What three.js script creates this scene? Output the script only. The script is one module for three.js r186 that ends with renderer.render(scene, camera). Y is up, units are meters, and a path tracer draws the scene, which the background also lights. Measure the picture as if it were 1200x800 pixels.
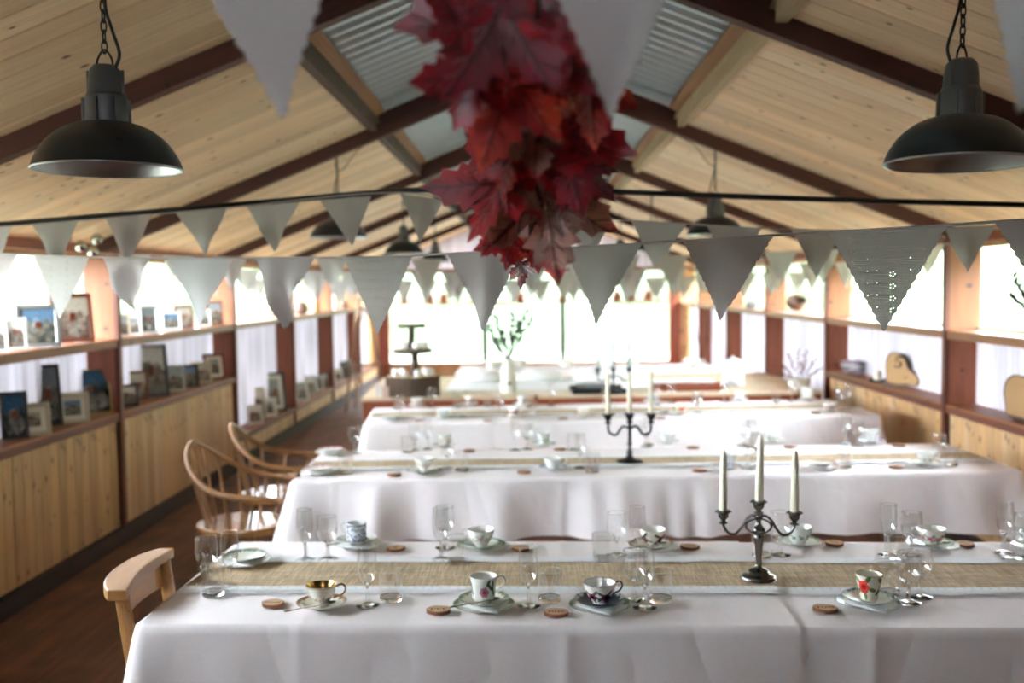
import * as THREE from 'three';
import { mergeGeometries, mergeVertices } from 'three/addons/utils/BufferGeometryUtils.js';
import { RoundedBoxGeometry } from 'three/addons/geometries/RoundedBoxGeometry.js';

// ---------------------------------------------------------------- camera, sky, exposure
const scene = new THREE.Scene();
const F = 1167;                                   // focal length in pixels of the 1200 x 800 frame (a 35 mm lens)
const camera = new THREE.PerspectiveCamera(2 * Math.atan(400 / F) * 180 / Math.PI, 1.5, 0.05, 200);
camera.position.set(0, 1.64, 0);
camera.rotation.order = 'YXZ';
camera.rotation.set(-Math.atan(65 / F), Math.atan(20 / F), -0.012);
camera.focus = 2.1;
camera.userData.fStop = 2.6;
camera.updateMatrixWorld(true);
const SKY = 34;
scene.background = new THREE.Color(0.87 * SKY, 1.0 * SKY, 1.1 * SKY);   // an even overcast sky
const renderer = new THREE.WebGLRenderer({ antialias: true });
renderer.toneMapping = THREE.LinearToneMapping;
renderer.toneMappingExposure = 1.58;
renderer.shadowMap.enabled = true;

// ---------------------------------------------------------------- helpers
const V = (x, y, z) => new THREE.Vector3(x, y, z);
const PI = Math.PI;
function rng(seed) { let s = seed | 0; return () => { s = (s + 0x6d2b79f5) | 0; let t = Math.imul(s ^ (s >>> 15), 1 | s); t = (t + Math.imul(t ^ (t >>> 7), 61 | t)) ^ t; return ((t ^ (t >>> 14)) >>> 0) / 4294967296; }; }
const hash2 = (x, y) => { let h = Math.imul(x | 0, 374761393) + Math.imul(y | 0, 668265263); h = Math.imul(h ^ (h >>> 13), 1274126177); return ((h ^ (h >>> 16)) >>> 0) / 4294967296; };
const sm = (t) => t * t * (3 - 2 * t), lerp = (a, b, t) => a + (b - a) * t, clamp = (x, a = 0, b = 1) => Math.min(b, Math.max(a, x));
function noise(x, y) { const ix = Math.floor(x), iy = Math.floor(y), u = sm(x - ix), v = sm(y - iy); return lerp(lerp(hash2(ix, iy), hash2(ix + 1, iy), u), lerp(hash2(ix, iy + 1), hash2(ix + 1, iy + 1), u), v); }
function noiseT(x, y, px, py) { // tiles with periods px, py
  const m = (a, b) => ((a % b) + b) % b, ix = Math.floor(x), iy = Math.floor(y), u = sm(x - ix), v = sm(y - iy);
  const h = (a, b) => hash2(m(a, px), m(b, py));
  return lerp(lerp(h(ix, iy), h(ix + 1, iy), u), lerp(h(ix, iy + 1), h(ix + 1, iy + 1), u), v);
}
const fbm = (x, y) => 0.55 * noise(x, y) + 0.3 * noise(x * 2.1 + 9, y * 2.1) + 0.15 * noise(x * 4.3, y * 4.3 + 5);

function ray(px, py) { return V((px - 600) / F, -(py - 400) / F, -1).applyQuaternion(camera.quaternion); }
const C0 = camera.position;
const onY = (px, py, y) => { const d = ray(px, py); return d.multiplyScalar((y - C0.y) / d.y).add(C0); };
const onZ = (px, py, z) => { const d = ray(px, py); return d.multiplyScalar((z - C0.z) / d.z).add(C0); };
const onX = (px, py, x) => { const d = ray(px, py); return d.multiplyScalar((x - C0.x) / d.x).add(C0); };
const onPlane = (px, py, p, n) => { const d = ray(px, py); return d.multiplyScalar(p.clone().sub(C0).dot(n) / d.dot(n)).add(C0); };

const taken = new Map();
function numbered(name) { const n = taken.get(name) ?? 0; taken.set(name, n + 1); return n ? `${name}_${String(n).padStart(3, '0')}` : name; }
function tag(o, label, category, group) { o.userData.label = label; if (category) o.userData.category = category; if (group) o.userData.group = group; return o; }
function part(name, geo, mat, parent, label) { const m = new THREE.Mesh(geo, mat); m.name = name; if (label) m.userData.label = label; parent.add(m); return m; }
function thing(name, label, category, pos = [0, 0, 0], turn = 0, group) {
  const o = new THREE.Group(); o.name = numbered(name); scene.add(o);
  if (pos.isVector3) o.position.copy(pos); else o.position.set(...pos);
  o.rotation.y = turn; return tag(o, label, category, group);
}
function single(name, geo, mat, label, category, group) { const m = new THREE.Mesh(geo, mat); m.name = numbered(name); scene.add(m); return tag(m, label, category, group); }
function struct(name, label) { const o = new THREE.Group(); o.name = name; o.userData.kind = 'structure'; if (label) o.userData.label = label; scene.add(o); return o; }
function copyOf(root, pos, turn, label, group) {
  const r = root.clone(); r.name = numbered(root.name.replace(/_\d{3}$/, '')); scene.add(r); r.userData = { ...root.userData };
  if (pos.isVector3) r.position.copy(pos); else r.position.set(...pos);
  r.rotation.y = turn; if (label) r.userData.label = label; if (group) r.userData.group = group; return r;
}
const bx = (w, h, d, x = 0, y = 0, z = 0) => new THREE.BoxGeometry(w, h, d).translate(x, y, z);
const rbx = (w, h, d, r, x = 0, y = 0, z = 0) => new RoundedBoxGeometry(w, h, d, 2, r).translate(x, y, z);
const strip = (g) => { const o = g.index ? g.toNonIndexed() : g; for (const k of Object.keys(o.attributes)) if (!['position', 'normal', 'uv'].includes(k)) o.deleteAttribute(k); return o; };
const merge = (list) => mergeGeometries(list.map(strip));
function tube(pts, r, seg = 24, rad = 8, closed = false) { return new THREE.TubeGeometry(new THREE.CatmullRomCurve3(pts.map((p) => (p.isVector3 ? p : V(...p))), closed), seg, r, rad, closed); }
function rod(a, b, r0, r1 = r0, n = 8) { // a tapered bar between two points
  const A = a.isVector3 ? a : V(...a), B = b.isVector3 ? b : V(...b), d = B.clone().sub(A), g = new THREE.CylinderGeometry(r1, r0, d.length(), n);
  g.applyQuaternion(new THREE.Quaternion().setFromUnitVectors(V(0, 1, 0), d.clone().normalize())); return g.translate((A.x + B.x) / 2, (A.y + B.y) / 2, (A.z + B.z) / 2);
}
const lathe = (pts, n = 36) => new THREE.LatheGeometry(pts.map(([r, y]) => new THREE.Vector2(r, y)), n);
function splinePts(pts, n) { const c = new THREE.SplineCurve(pts.map(([a, b]) => new THREE.Vector2(a, b))); return c.getPoints(n).map((p) => [Math.max(0, p.x), p.y]); }
// a prism with a chamfered cross-section along +y: a board w wide and t thick, its face towards +z
function board(len, w, t, c, stripNo = 0, v0 = 0, across = 8, texLen = 2.2) {
  const P = [[-w / 2, 0], [-w / 2, t - c], [-w / 2 + c, t], [w / 2 - c, t], [w / 2, t - c], [w / 2, 0]], pos = [], uv = [];
  const U = (x) => (stripNo + 0.04 + 0.92 * (x / w + 0.5)) / across, put = (x, y, z) => { pos.push(x, y, z); uv.push(U(x), v0 + y / texLen); };
  for (let i = 0; i < 6; i++) { const [ax, az] = P[i], [bx_, bz] = P[(i + 1) % 6]; put(ax, 0, az); put(bx_, len, bz); put(ax, len, az); put(ax, 0, az); put(bx_, 0, bz); put(bx_, len, bz); }
  for (const [y, flip] of [[0, 0], [len, 1]]) for (let i = 1; i < 5; i++) { const t3 = [P[0], P[i], P[i + 1]]; if (!flip) t3.reverse(); for (const [x, z] of t3) put(x, y, z); }
  const g = new THREE.BufferGeometry(); g.setAttribute('position', new THREE.Float32BufferAttribute(pos, 3)); g.setAttribute('uv', new THREE.Float32BufferAttribute(uv, 2));
  // orient faces outwards
  const p = g.attributes.position, cx = V(0, len / 2, t / 2);
  for (let i = 0; i < p.count; i += 3) {
    const a = V(0, 0, 0).fromBufferAttribute(p, i), b = V(0, 0, 0).fromBufferAttribute(p, i + 1), d = V(0, 0, 0).fromBufferAttribute(p, i + 2);
    const n = b.clone().sub(a).cross(d.clone().sub(a)), m = a.clone().add(b).add(d).divideScalar(3).sub(cx);
    if (n.dot(m) < 0) { p.setXYZ(i + 1, d.x, d.y, d.z); p.setXYZ(i + 2, b.x, b.y, b.z); const u = g.attributes.uv, u1 = [u.getX(i + 1), u.getY(i + 1)]; u.setXY(i + 1, u.getX(i + 2), u.getY(i + 2)); u.setXY(i + 2, ...u1); }
  }
  g.computeVertexNormals(); return g;
}
function grid(nu, nv, f, uvf) { // a sheet f(u, v) -> [x, y, z]
  const pos = [], uv = [], idx = [];
  for (let j = 0; j <= nv; j++) for (let i = 0; i <= nu; i++) { const p = f(i / nu, j / nv, i, j); pos.push(...p); uv.push(...(uvf ? uvf(i / nu, j / nv, p) : [i / nu, j / nv])); }
  for (let j = 0; j < nv; j++) for (let i = 0; i < nu; i++) { const a = j * (nu + 1) + i, b = a + 1, c = a + nu + 1, d = c + 1; idx.push(a, b, d, a, d, c); }
  const g = new THREE.BufferGeometry(); g.setAttribute('position', new THREE.Float32BufferAttribute(pos, 3)); g.setAttribute('uv', new THREE.Float32BufferAttribute(uv, 2)); g.setIndex(idx); g.computeVertexNormals(); return g;
}

// ---------------------------------------------------------------- textures
function dataTex(w, h, f, srgb = true) {
  const d = new Uint8Array(w * h * 4);
  for (let y = 0; y < h; y++) for (let x = 0; x < w; x++) { const c = f(x, y), o = (y * w + x) * 4; d[o] = clamp(c[0], 0, 255); d[o + 1] = clamp(c[1], 0, 255); d[o + 2] = clamp(c[2], 0, 255); d[o + 3] = 255; }
  const t = new THREE.DataTexture(d, w, h); t.magFilter = THREE.LinearFilter; t.minFilter = THREE.LinearFilter; t.wrapS = t.wrapT = THREE.RepeatWrapping; if (srgb) t.colorSpace = THREE.SRGBColorSpace; t.needsUpdate = true; return t;
}
function canvasTex(w, h, draw, srgb = true) {
  const c = document.createElement('canvas'); c.width = w; c.height = h; draw(c.getContext('2d'), w, h);
  const t = new THREE.CanvasTexture(c); t.wrapS = t.wrapT = THREE.RepeatWrapping; t.magFilter = THREE.LinearFilter; if (srgb) t.colorSpace = THREE.SRGBColorSpace; return t;
}
// knotty pine: eight strips side by side, grain along v
function pineTex(seed, base, dark, knotC, nk) {
  const R = rng(seed), W = 1024, H = 1024, S = W / 8, knots = [];
  for (let s = 0; s < 8; s++) for (let k = 0; k < nk; k++) knots.push([s * S + S * (0.15 + 0.7 * R()), R() * H, 5 + 6 * R(), s]);
  const tone = Array.from({ length: 8 }, () => 0.93 + 0.12 * R());
  return dataTex(W, H, (x, y) => {
    const s = Math.floor(x / S);
    let wx = (x % S) / S * 16, kn = 0, ring = 0;
    for (const [kx, ky, r, ks] of knots) {
      if (ks !== s) continue;
      let dy = y - ky; if (dy > H / 2) dy -= H; if (dy < -H / 2) dy += H;
      const q = Math.hypot((x - kx) / r, dy / (r * 0.8)), far = Math.hypot((x - kx) / (r * 2.6), dy / (r * 4));
      if (q < 1.4) kn = Math.max(kn, clamp(1.4 - q) * 1.0);
      if (far < 1) { ring += (1 - far) * 0.7; wx += (1 - far) * 2.2 * Math.sign(x - kx); }
    }
    const g1 = noiseT(wx * 0.7 + s * 31, y / 128, 999, 8), g2 = noiseT(wx * 2.6 + s * 57 + 100, y / 64, 999, 16), g3 = noiseT(x / 1.4, y / 16, 999, 64);
    const g = clamp(0.2 + 0.5 * g1 + 0.5 * g2 - 0.35 + 0.12 * (g3 - 0.5) + ring * 0.3), t = tone[s];
    return [0, 1, 2].map((c) => lerp(lerp(base[c], dark[c], g * 0.75), knotC[c], clamp(kn)) * t);
  });
}
const T = {
  ceil: pineTex(11, [240, 219, 191], [206, 176, 141], [96, 66, 48], 5),
  wall: pineTex(23, [222, 186, 140], [178, 134, 90], [74, 42, 24], 6),
  dark: pineTex(37, [150, 84, 52], [104, 54, 34], [60, 30, 20], 2),
};
T.weave = dataTex(256, 256, (x, y) => { const a = Math.sin(x / 256 * 2 * PI * 64) * (0.7 + 0.6 * noiseT(x / 2, y / 32, 128, 8)), b = Math.sin(y / 256 * 2 * PI * 64) * (0.7 + 0.6 * noiseT(x / 32, y / 2, 8, 128)); const v = 128 + 50 * (((x >> 2) + (y >> 2)) & 1 ? a : b) + 24 * (noiseT(x, y, 256, 256) - 0.5); return [v, v, v]; }, false);
T.wrinkle = dataTex(512, 512, (x, y) => { let v = 0; for (const [f, a, k] of [[4, 0.6, 1], [9, 0.3, 5], [21, 0.15, 2]]) { const n = noiseT(x / 512 * f + 3 * Math.sin(2 * PI * y / 512) * 0.2, y / 512 * f * (k > 1 ? 0.6 : 1) * 1, f, Math.ceil(f * (k > 1 ? 0.6 : 1))); v += a * (1 - Math.abs(2 * n - 1)); } v = v * 210; return [v, v, v]; }, false);
T.burlap = dataTex(512, 512, (x, y) => { const w = 0.5 + 0.5 * Math.sin(x / 512 * 2 * PI * 90 + noise(y / 20, x / 60) * 2), h = 0.5 + 0.5 * Math.sin(y / 512 * 2 * PI * 90 + noise(x / 20, y / 60) * 2), n = noiseT(x / 3, y / 60, 171, 9) * 0.5 + noiseT(x / 60, y / 3, 9, 171) * 0.5, k = 0.62 + 0.22 * Math.max(w, h) + 0.42 * (n - 0.5); return [240 * k, 210 * k, 168 * k]; });
T.lace = canvasTex(256, 128, (g, w, h) => {
  g.fillStyle = '#fff'; g.fillRect(0, 0, w, h); g.fillStyle = '#000';
  for (let i = 0; i < 8; i++) { const x = i * 32 + 16; for (let k = 0; k < 6; k++) { g.beginPath(); g.arc(x + 9 * Math.cos(k * PI / 3), 40 + 9 * Math.sin(k * PI / 3), 4.2, 0, 7); g.fill(); } g.beginPath(); g.ellipse(x + 16, 40, 3, 8, 0, 0, 7); g.fill(); for (let k = 0; k < 4; k++) { g.beginPath(); g.arc(x - 12 + k * 8, 78, 2.6, 0, 7); g.fill(); g.beginPath(); g.arc(x - 12 + k * 8, 14, 2.2, 0, 7); g.fill(); } g.beginPath(); g.ellipse(x, 102, 6, 4, 0, 0, 7); g.fill(); }
}, false);
T.floor = dataTex(512, 512, (x, y) => { const n = 0.6 * noiseT(x / 10, y / 90, 51, 6) + 0.4 * noiseT(x / 40, y / 40, 13, 13), k = 0.75 + 0.5 * n + 0.1 * (noiseT(x, y, 512, 512) - 0.5); return [104 * k, 66 * k, 48 * k]; });
T.streak = dataTex(512, 64, (x, y) => { const a = noiseT(x / 6, y / 64, 85, 1), b = noiseT(x / 26 + 40, y / 32, 19, 2), k = 0.76 + 0.14 * a + 0.16 * b; return [250 * k + 4, 240 * k + 4, 250 * k]; });
T.grime = dataTex(256, 256, (x, y) => { const n = fbm(x / 22, y / 22) * 0.7 + 0.3 * noiseT(x / 3, y / 3, 85, 85), v = 150 + 105 * n; return [v, v, v]; }, false);

// ---------------------------------------------------------------- materials
const std = (o) => new THREE.MeshStandardMaterial(o), phys = (o) => new THREE.MeshPhysicalMaterial(o);
const rgb = (r, g, b) => new THREE.Color().setRGB(r / 255, g / 255, b / 255, THREE.SRGBColorSpace);
const rep = (t, a, b) => { const c = t.clone(); c.repeat.set(a, b); c.needsUpdate = true; return c; };
const M = {
  ceil: [[255, 255, 255], [245, 238, 228], [255, 246, 236], [236, 226, 214]].map((c) => std({ map: T.ceil, color: rgb(...c), roughness: 0.62 })),
  wall: [[255, 255, 255], [244, 234, 222], [255, 244, 226], [232, 222, 206]].map((c) => std({ map: T.wall, color: rgb(...c), roughness: 0.5 })),
  stain: std({ map: T.dark, color: rgb(255, 255, 255), roughness: 0.5 }),
  rafter: std({ map: T.dark, color: rgb(132, 110, 102), roughness: 0.7 }),
  shelf: std({ map: T.wall, color: rgb(168, 124, 92), roughness: 0.45 }),
  batten: std({ map: T.dark, color: rgb(188, 168, 158), roughness: 0.55 }),
  orange: std({ map: T.dark, color: rgb(255, 225, 205), roughness: 0.45 }),
  pineBlock: std({ map: T.wall, color: rgb(255, 240, 224), roughness: 0.55 }),
  purlin: std({ map: T.ceil, color: rgb(178, 170, 152), roughness: 0.7 }),
  fin: std({ map: T.wall, color: rgb(168, 124, 90), roughness: 0.55 }),
  blownTop: std({ map: T.ceil, color: rgb(250, 246, 240), roughness: 0.35 }),  // counter top planks, paled to carry the blown-out light on them
  base: std({ map: T.dark, color: rgb(96, 92, 96), roughness: 0.75 }),
  floor: std({ map: rep(T.floor, 1, 1), roughness: 0.6 }),
  plain: std({ map: T.wall, color: rgb(170, 150, 135), roughness: 0.8 }),
  darkWall: std({ map: T.dark, color: rgb(150, 135, 130), roughness: 0.8 }),
  steel: std({ color: rgb(178, 190, 198), metalness: 0.75, roughness: 0.34 }),
  pale_strip: std({ color: rgb(206, 212, 216), roughness: 0.5 }),
  green: std({ map: T.dark, color: rgb(120, 150, 140), roughness: 0.7 }),
  pane: phys({ color: 0xffffff, transmission: 1, thickness: 0, roughness: 0, ior: 1.45 }),
  poly: phys({ map: T.streak, color: rgb(226, 224, 228), transmission: 0.048, thickness: 0, roughness: 1, ior: 1.4 }),
  glass: phys({ color: 0xffffff, transmission: 1, thickness: 0, roughness: 0, ior: 1.75 }),
  thickGlass: phys({ color: 0xffffff, transmission: 1, thickness: 0.01, roughness: 0, ior: 1.45 }),
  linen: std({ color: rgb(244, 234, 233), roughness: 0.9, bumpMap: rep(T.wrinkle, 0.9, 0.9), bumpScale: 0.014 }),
  burlap: std({ map: rep(T.burlap, 2.2, 2.2), roughness: 1, bumpMap: rep(T.weave, 3, 3), bumpScale: 0.002 }),
  lace: std({ color: rgb(246, 246, 248), roughness: 0.95, alphaMap: rep(T.lace, 5, 1), alphaTest: 0.5, bumpMap: rep(T.lace, 5, 1), bumpScale: 0.003 }),
  china: phys({ color: rgb(236, 233, 224), roughness: 0.12, clearcoat: 0.5, clearcoatRoughness: 0.05 }),
  gold: std({ color: rgb(160, 118, 60), metalness: 0.85, roughness: 0.18 }),
  navy: phys({ color: rgb(24, 30, 62), roughness: 0.12, clearcoat: 0.5 }),
  silver: std({ color: rgb(190, 188, 184), metalness: 1, roughness: 0.22 }),
  pewter: std({ color: rgb(120, 114, 110), metalness: 1, roughness: 0.3, roughnessMap: T.grime }),
  iron: std({ color: rgb(40, 36, 36), metalness: 0.7, roughness: 0.45 }),
  candle: std({ color: rgb(240, 230, 204), roughness: 0.45 }),
  black: std({ color: rgb(16, 16, 18), roughness: 0.6 }),
  enamel: std({ color: rgb(40, 41, 43), roughness: 0.42, metalness: 0.15, roughnessMap: T.grime }),
  alu: std({ color: rgb(186, 186, 190), metalness: 0.9, roughness: 0.38 }),
  cast: std({ color: rgb(92, 91, 90), metalness: 0.45, roughness: 0.55, roughnessMap: T.grime }),
  chairWood: std({ map: T.wall, color: rgb(172, 150, 126), roughness: 0.3 }),
  churchWood: std({ map: T.wall, color: rgb(200, 174, 140), roughness: 0.4 }),
  bark: std({ color: rgb(78, 60, 48), roughness: 1, bumpMap: rep(T.grime, 3, 2), bumpScale: 0.02 }),
  logFace: std({ color: rgb(214, 184, 142), roughness: 0.8 }),
  whiteCloth: std({ color: rgb(240, 238, 236), roughness: 0.95 }),
};
M.chairSeat = phys({ map: T.wall, color: rgb(186, 164, 138), roughness: 0.22, clearcoat: 0.7, clearcoatRoughness: 0.12 });
M.churchDark = std({ map: T.dark, color: rgb(200, 170, 150), roughness: 0.5 });
// a wooden block with chamfered edges whose grain runs along its longest side
let woodNo = 0;
function wb(w, h, d, x = 0, y = 0, z = 0, c = 0.003) {
  const g = c > 0 ? new RoundedBoxGeometry(w, h, d, 1, Math.min(c, w / 3, h / 3, d / 3)) : new THREE.BoxGeometry(w, h, d);
  const s = woodNo++ % 8, p = g.attributes.position, u = g.attributes.uv, long = w >= h && w >= d ? 'X' : h >= d ? 'Y' : 'Z', v0 = (s * 0.37) % 1;
  for (let i = 0; i < p.count; i++) {
    const P = { X: p.getX(i), Y: p.getY(i), Z: p.getZ(i) }, l = P[long], o = Object.keys(P).filter((k) => k !== long).map((k) => P[k]), e = o[0] + o[1];
    u.setXY(i, (s + 0.5 + clamp(e / 0.3, -0.46, 0.46)) / 8, v0 + l / 2.2);
  }
  return g.translate(x, y, z);
}
// ---------------------------------------------------------------- the room
const W = 2.675, D = 0.2;                                    // inner face of the side walls; depth of the window shelves
const SLOPE = 0.393, APEX = 3.045;                             // underside of the ceiling boards
const POSTS = [1.2, -0.15, -1.4, -3.9, -6.4, -8.95, -11.2, -13.4, -15.6, -17.6];   // frames of the building
const ZEND = -17.6, ZREAR = 1.2;
const roofY = (x) => APEX - SLOPE * Math.abs(x);
const SILL = 0.854, LOW = 0.3, MID = 1.327, HEAD = 1.88;

{ // ground outside, and a grassy slope added to dim the right windows
  const g = grid(60, 60, (u, v) => { const x = -40 + 80 * u, z = 25 - 75 * v; return [x, -0.12 + 0.05 * noise(x, z), z]; }, (u, v, p) => [p[0], p[2]]);
  const o = struct('ground', 'pale gravelly yard outside the windows'); part('yard', g, std({ color: rgb(82, 85, 70), roughness: 1 }), o);
  const b = grid(30, 60, (u, v) => { const x = 5 + 14 * u, z = 12 - 50 * v; return [x + 0.6 * noise(z * 0.3, u * 6), -0.15 + 6.5 * sm(clamp(u * 1.2)) + 0.5 * fbm(x * 0.7, z * 0.7), z]; });
  const k = struct('added_bank', 'added grassy slope cutting the daylight through the right windows'); part('added_slope', b, std({ color: rgb(82, 92, 68), roughness: 1 }), k);
}
{ // hedges added to hide the bright low sky at the far and left windows
  const h = grid(90, 14, (u, v) => { const x = -30 + 60 * u, n = fbm(u * 40, v * 6); return [x, -0.15 + 5.2 * v * (0.85 + 0.3 * noise(u * 25, 3)), -27 - 2.5 * v * v + 1.6 * n]; });
  const o = struct('added_hedge', 'added hedges that hide the low bright sky beyond the far and left windows'); part('added_hedge_face', h.clone().applyMatrix4(new THREE.Matrix4().makeRotationY(PI / 2)).scale(1, 0.42, 1).translate(10, 0, -8), std({ color: rgb(78, 90, 68), roughness: 1 }), o); part('added_hedge_face', h, std({ color: rgb(78, 90, 68), roughness: 1 }), o);
}
{ // floor
  const o = struct('floor', 'worn dark red-brown floor');
  const g = new THREE.BoxGeometry(2 * (W + D + 0.1), 0.1, ZREAR - ZEND + 0.2); const p = g.attributes.position, u = g.attributes.uv;
  for (let i = 0; i < p.count; i++) u.setXY(i, p.getX(i) / 1.3, p.getZ(i) / 1.3);
  part('floor_slab', g.translate(0, -0.05, (ZREAR + ZEND) / 2), M.floor, o);
}
const wallBoardVariants = (len) => Array.from({ length: 8 }, (_, s) => board(len, 0.0975, 0.016, 0.004, s, s * 0.31));
const WB = { [SILL]: wallBoardVariants(SILL - 0.03), [LOW]: wallBoardVariants(LOW - 0.03) };
let winNo = 0;
for (const side of [-1, 1]) {
  const name = side < 0 ? 'left' : 'right', R = rng(side < 0 ? 5 : 77);
  const wall = struct(`wall_${name}`, `pine-boarded ${name} wall with window shelves and red-brown posts`);
  const base = struct(`baseboard_${name}`, 'dark baseboard along the foot of the pine wall');
  part('base_rail', wb(0.05, 0.11, ZREAR - ZEND, side * (W - 0.02), 0.055, (ZREAR + ZEND) / 2, 0.008), M.base, base);
  const X = (d) => side * (W + d);                           // distance outwards from the inner face
  // solid wall beside and behind the camera
  const solid = (b) => b < (side > 0 ? 3 : 2);
  { const ze = POSTS[side > 0 ? 3 : 2]; part('wall_panel', bx(0.06, 2.1, ZREAR - ze, X(D + 0.03), 1.05, (ZREAR + ze) / 2), M.darkWall, wall); }
  // wall plate under the eaves
  part('wall_plate', wb(0.1, 0.06, POSTS[0] - ZEND, X(D - 0.03), HEAD + 0.03, (POSTS[0] + ZEND) / 2), M.stain, wall, 'red-brown wall plate under the eaves');
  part('eave_board', wb(0.03, 0.28, ZREAR - ZEND + 0.2, X(D + 0.09), HEAD + 0.13, (ZREAR + ZEND) / 2), M.stain, wall);
  for (let b = 0; b < POSTS.length - 1; b++) {
    const z0 = POSTS[b], z1 = POSTS[b + 1], L = z0 - z1, zc = (z0 + z1) / 2, sill = b < 5 ? SILL : LOW;
    part('apron_panel', bx(0.04, sill - 0.03, L - 0.01, X(D), (sill - 0.03) / 2, zc), M.plain, wall);
    const n = Math.floor((L - 0.05) / 0.1), s0 = z0 - 0.03 - (L - 0.05 - n * 0.1) / 2;
    for (let k = 0; k < n; k++) {
      const m = part('wall_board', WB[sill][Math.floor(R() * 8)], M.wall[Math.floor(R() * 4)], wall);
      m.rotation.y = -side * PI / 2; m.position.set(X(0.016 - 0.001 * R()), 0.0, s0 - 0.05 - k * 0.1);
    }
    part('window_shelf', wb(D + 0.03, 0.028, L - 0.046, X(D / 2 - 0.005), sill - 0.014, zc, 0.005), M.shelf, wall);
    part('shelf_lip', wb(0.018, 0.045, L - 0.05, X(-0.012), sill - 0.036, zc, 0.004), M.batten, wall);
    part('window_shelf', wb(D + 0.03, 0.026, L - 0.046, X(D / 2 - 0.005), MID - 0.013, zc, 0.005), M.shelf, wall);
    part('shelf_lip', wb(0.018, 0.05, L - 0.05, X(-0.012), MID - 0.03, zc, 0.004), M.shelf, wall);
    if (solid(b)) continue;
    // panes
    winNo++;
    const win = struct(`window_${winNo}`, `clear upper window over ribbed translucent sheet in the ${name} wall`);
    part('pane', bx(0.004, HEAD - MID, L - 0.05, X(D - 0.01), (HEAD + MID) / 2, zc), M.pane, win);
    const nw = Math.round(L / 0.076), A = 0.008;
    if (b < 3) part('light_block_panel', wb(0.03, MID - sill, L - 0.05, X(D - 0.02), (MID + sill) / 2 - 0.02, zc), M.plain, win, 'added unseen panel blocking low side light');  // panel added out of view to keep low light off the cloth fronts
    else part('ribbed_sheet', grid(nw * 8, 1, (u, v) => [X(D - 0.02) + A * Math.sin(u * nw * 2 * PI), lerp(sill - 0.01, MID - 0.02, v), z0 - L * u], (u, v, p) => [p[2] / 2.6, p[1]]), M.poly, win, 'ribbed translucent plastic sheet');
    part('window_frame', merge([bx(0.03, 0.03, L - 0.05, X(D - 0.01), HEAD - 0.015, zc), bx(0.03, 0.02, L - 0.05, X(D - 0.01), MID + 0.01, zc)]), M.pineBlock, win);
  }
  for (const [i, z] of POSTS.entries()) {
    if (i === POSTS.length - 1 || i === 0) continue;
    const lo = i < 5 ? SILL : LOW;
    part('partition_lower', wb(D, MID - 0.03 - lo, 0.046, X(D / 2), (lo + MID - 0.03) / 2, z), M.stain, wall, 'red-brown stained partition board');
    part('partition_upper', wb(D, HEAD - MID, 0.046, X(D / 2), (MID + HEAD) / 2, z), M.fin, wall, 'light brown partition board');
    part('batten', wb(0.03, HEAD + 0.05, 0.05, X(-0.014), (HEAD + 0.05) / 2, z), M.batten, wall, 'dark red-brown batten');
  }
}
{ // rear wall behind the camera
  const o = struct('wall_rear', 'boarded wall at the near end of the room');
  const s = new THREE.Shape(); s.moveTo(-W - D - 0.1, 0); s.lineTo(W + D + 0.1, 0); s.lineTo(W + D + 0.1, roofY(W + D + 0.1) + 0.1); s.lineTo(0, APEX + 0.25); s.lineTo(-W - D - 0.1, roofY(W + D + 0.1) + 0.1); s.closePath();
  const hx = -0.75, hy = 2.18, hw = 0.28, hh = 0.16, hole = new THREE.Path(); hole.moveTo(hx - hw, hy - hh); hole.lineTo(hx + hw, hy - hh); hole.lineTo(hx + hw, hy + hh); hole.lineTo(hx - hw, hy + hh); hole.closePath(); s.holes.push(hole);
  winNo++; const w = struct(`window_${winNo}`, 'added unseen gable window behind the camera that front-lights flags and leaves'); part('pane', bx(2 * hw, 2 * hh, 0.004, hx, hy, ZREAR + 0.05), M.pane, w); part('window_frame', wb(2 * hw + 0.1, 0.05, 0.1, hx, hy - hh - 0.02, ZREAR + 0.03), M.fin, w);  // window added out of view to light the near flags and leaves
  part('wall_panel', new THREE.ExtrudeGeometry(s, { depth: 0.08, bevelEnabled: false }).translate(0, 0, ZREAR), M.darkWall, o);
}
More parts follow.
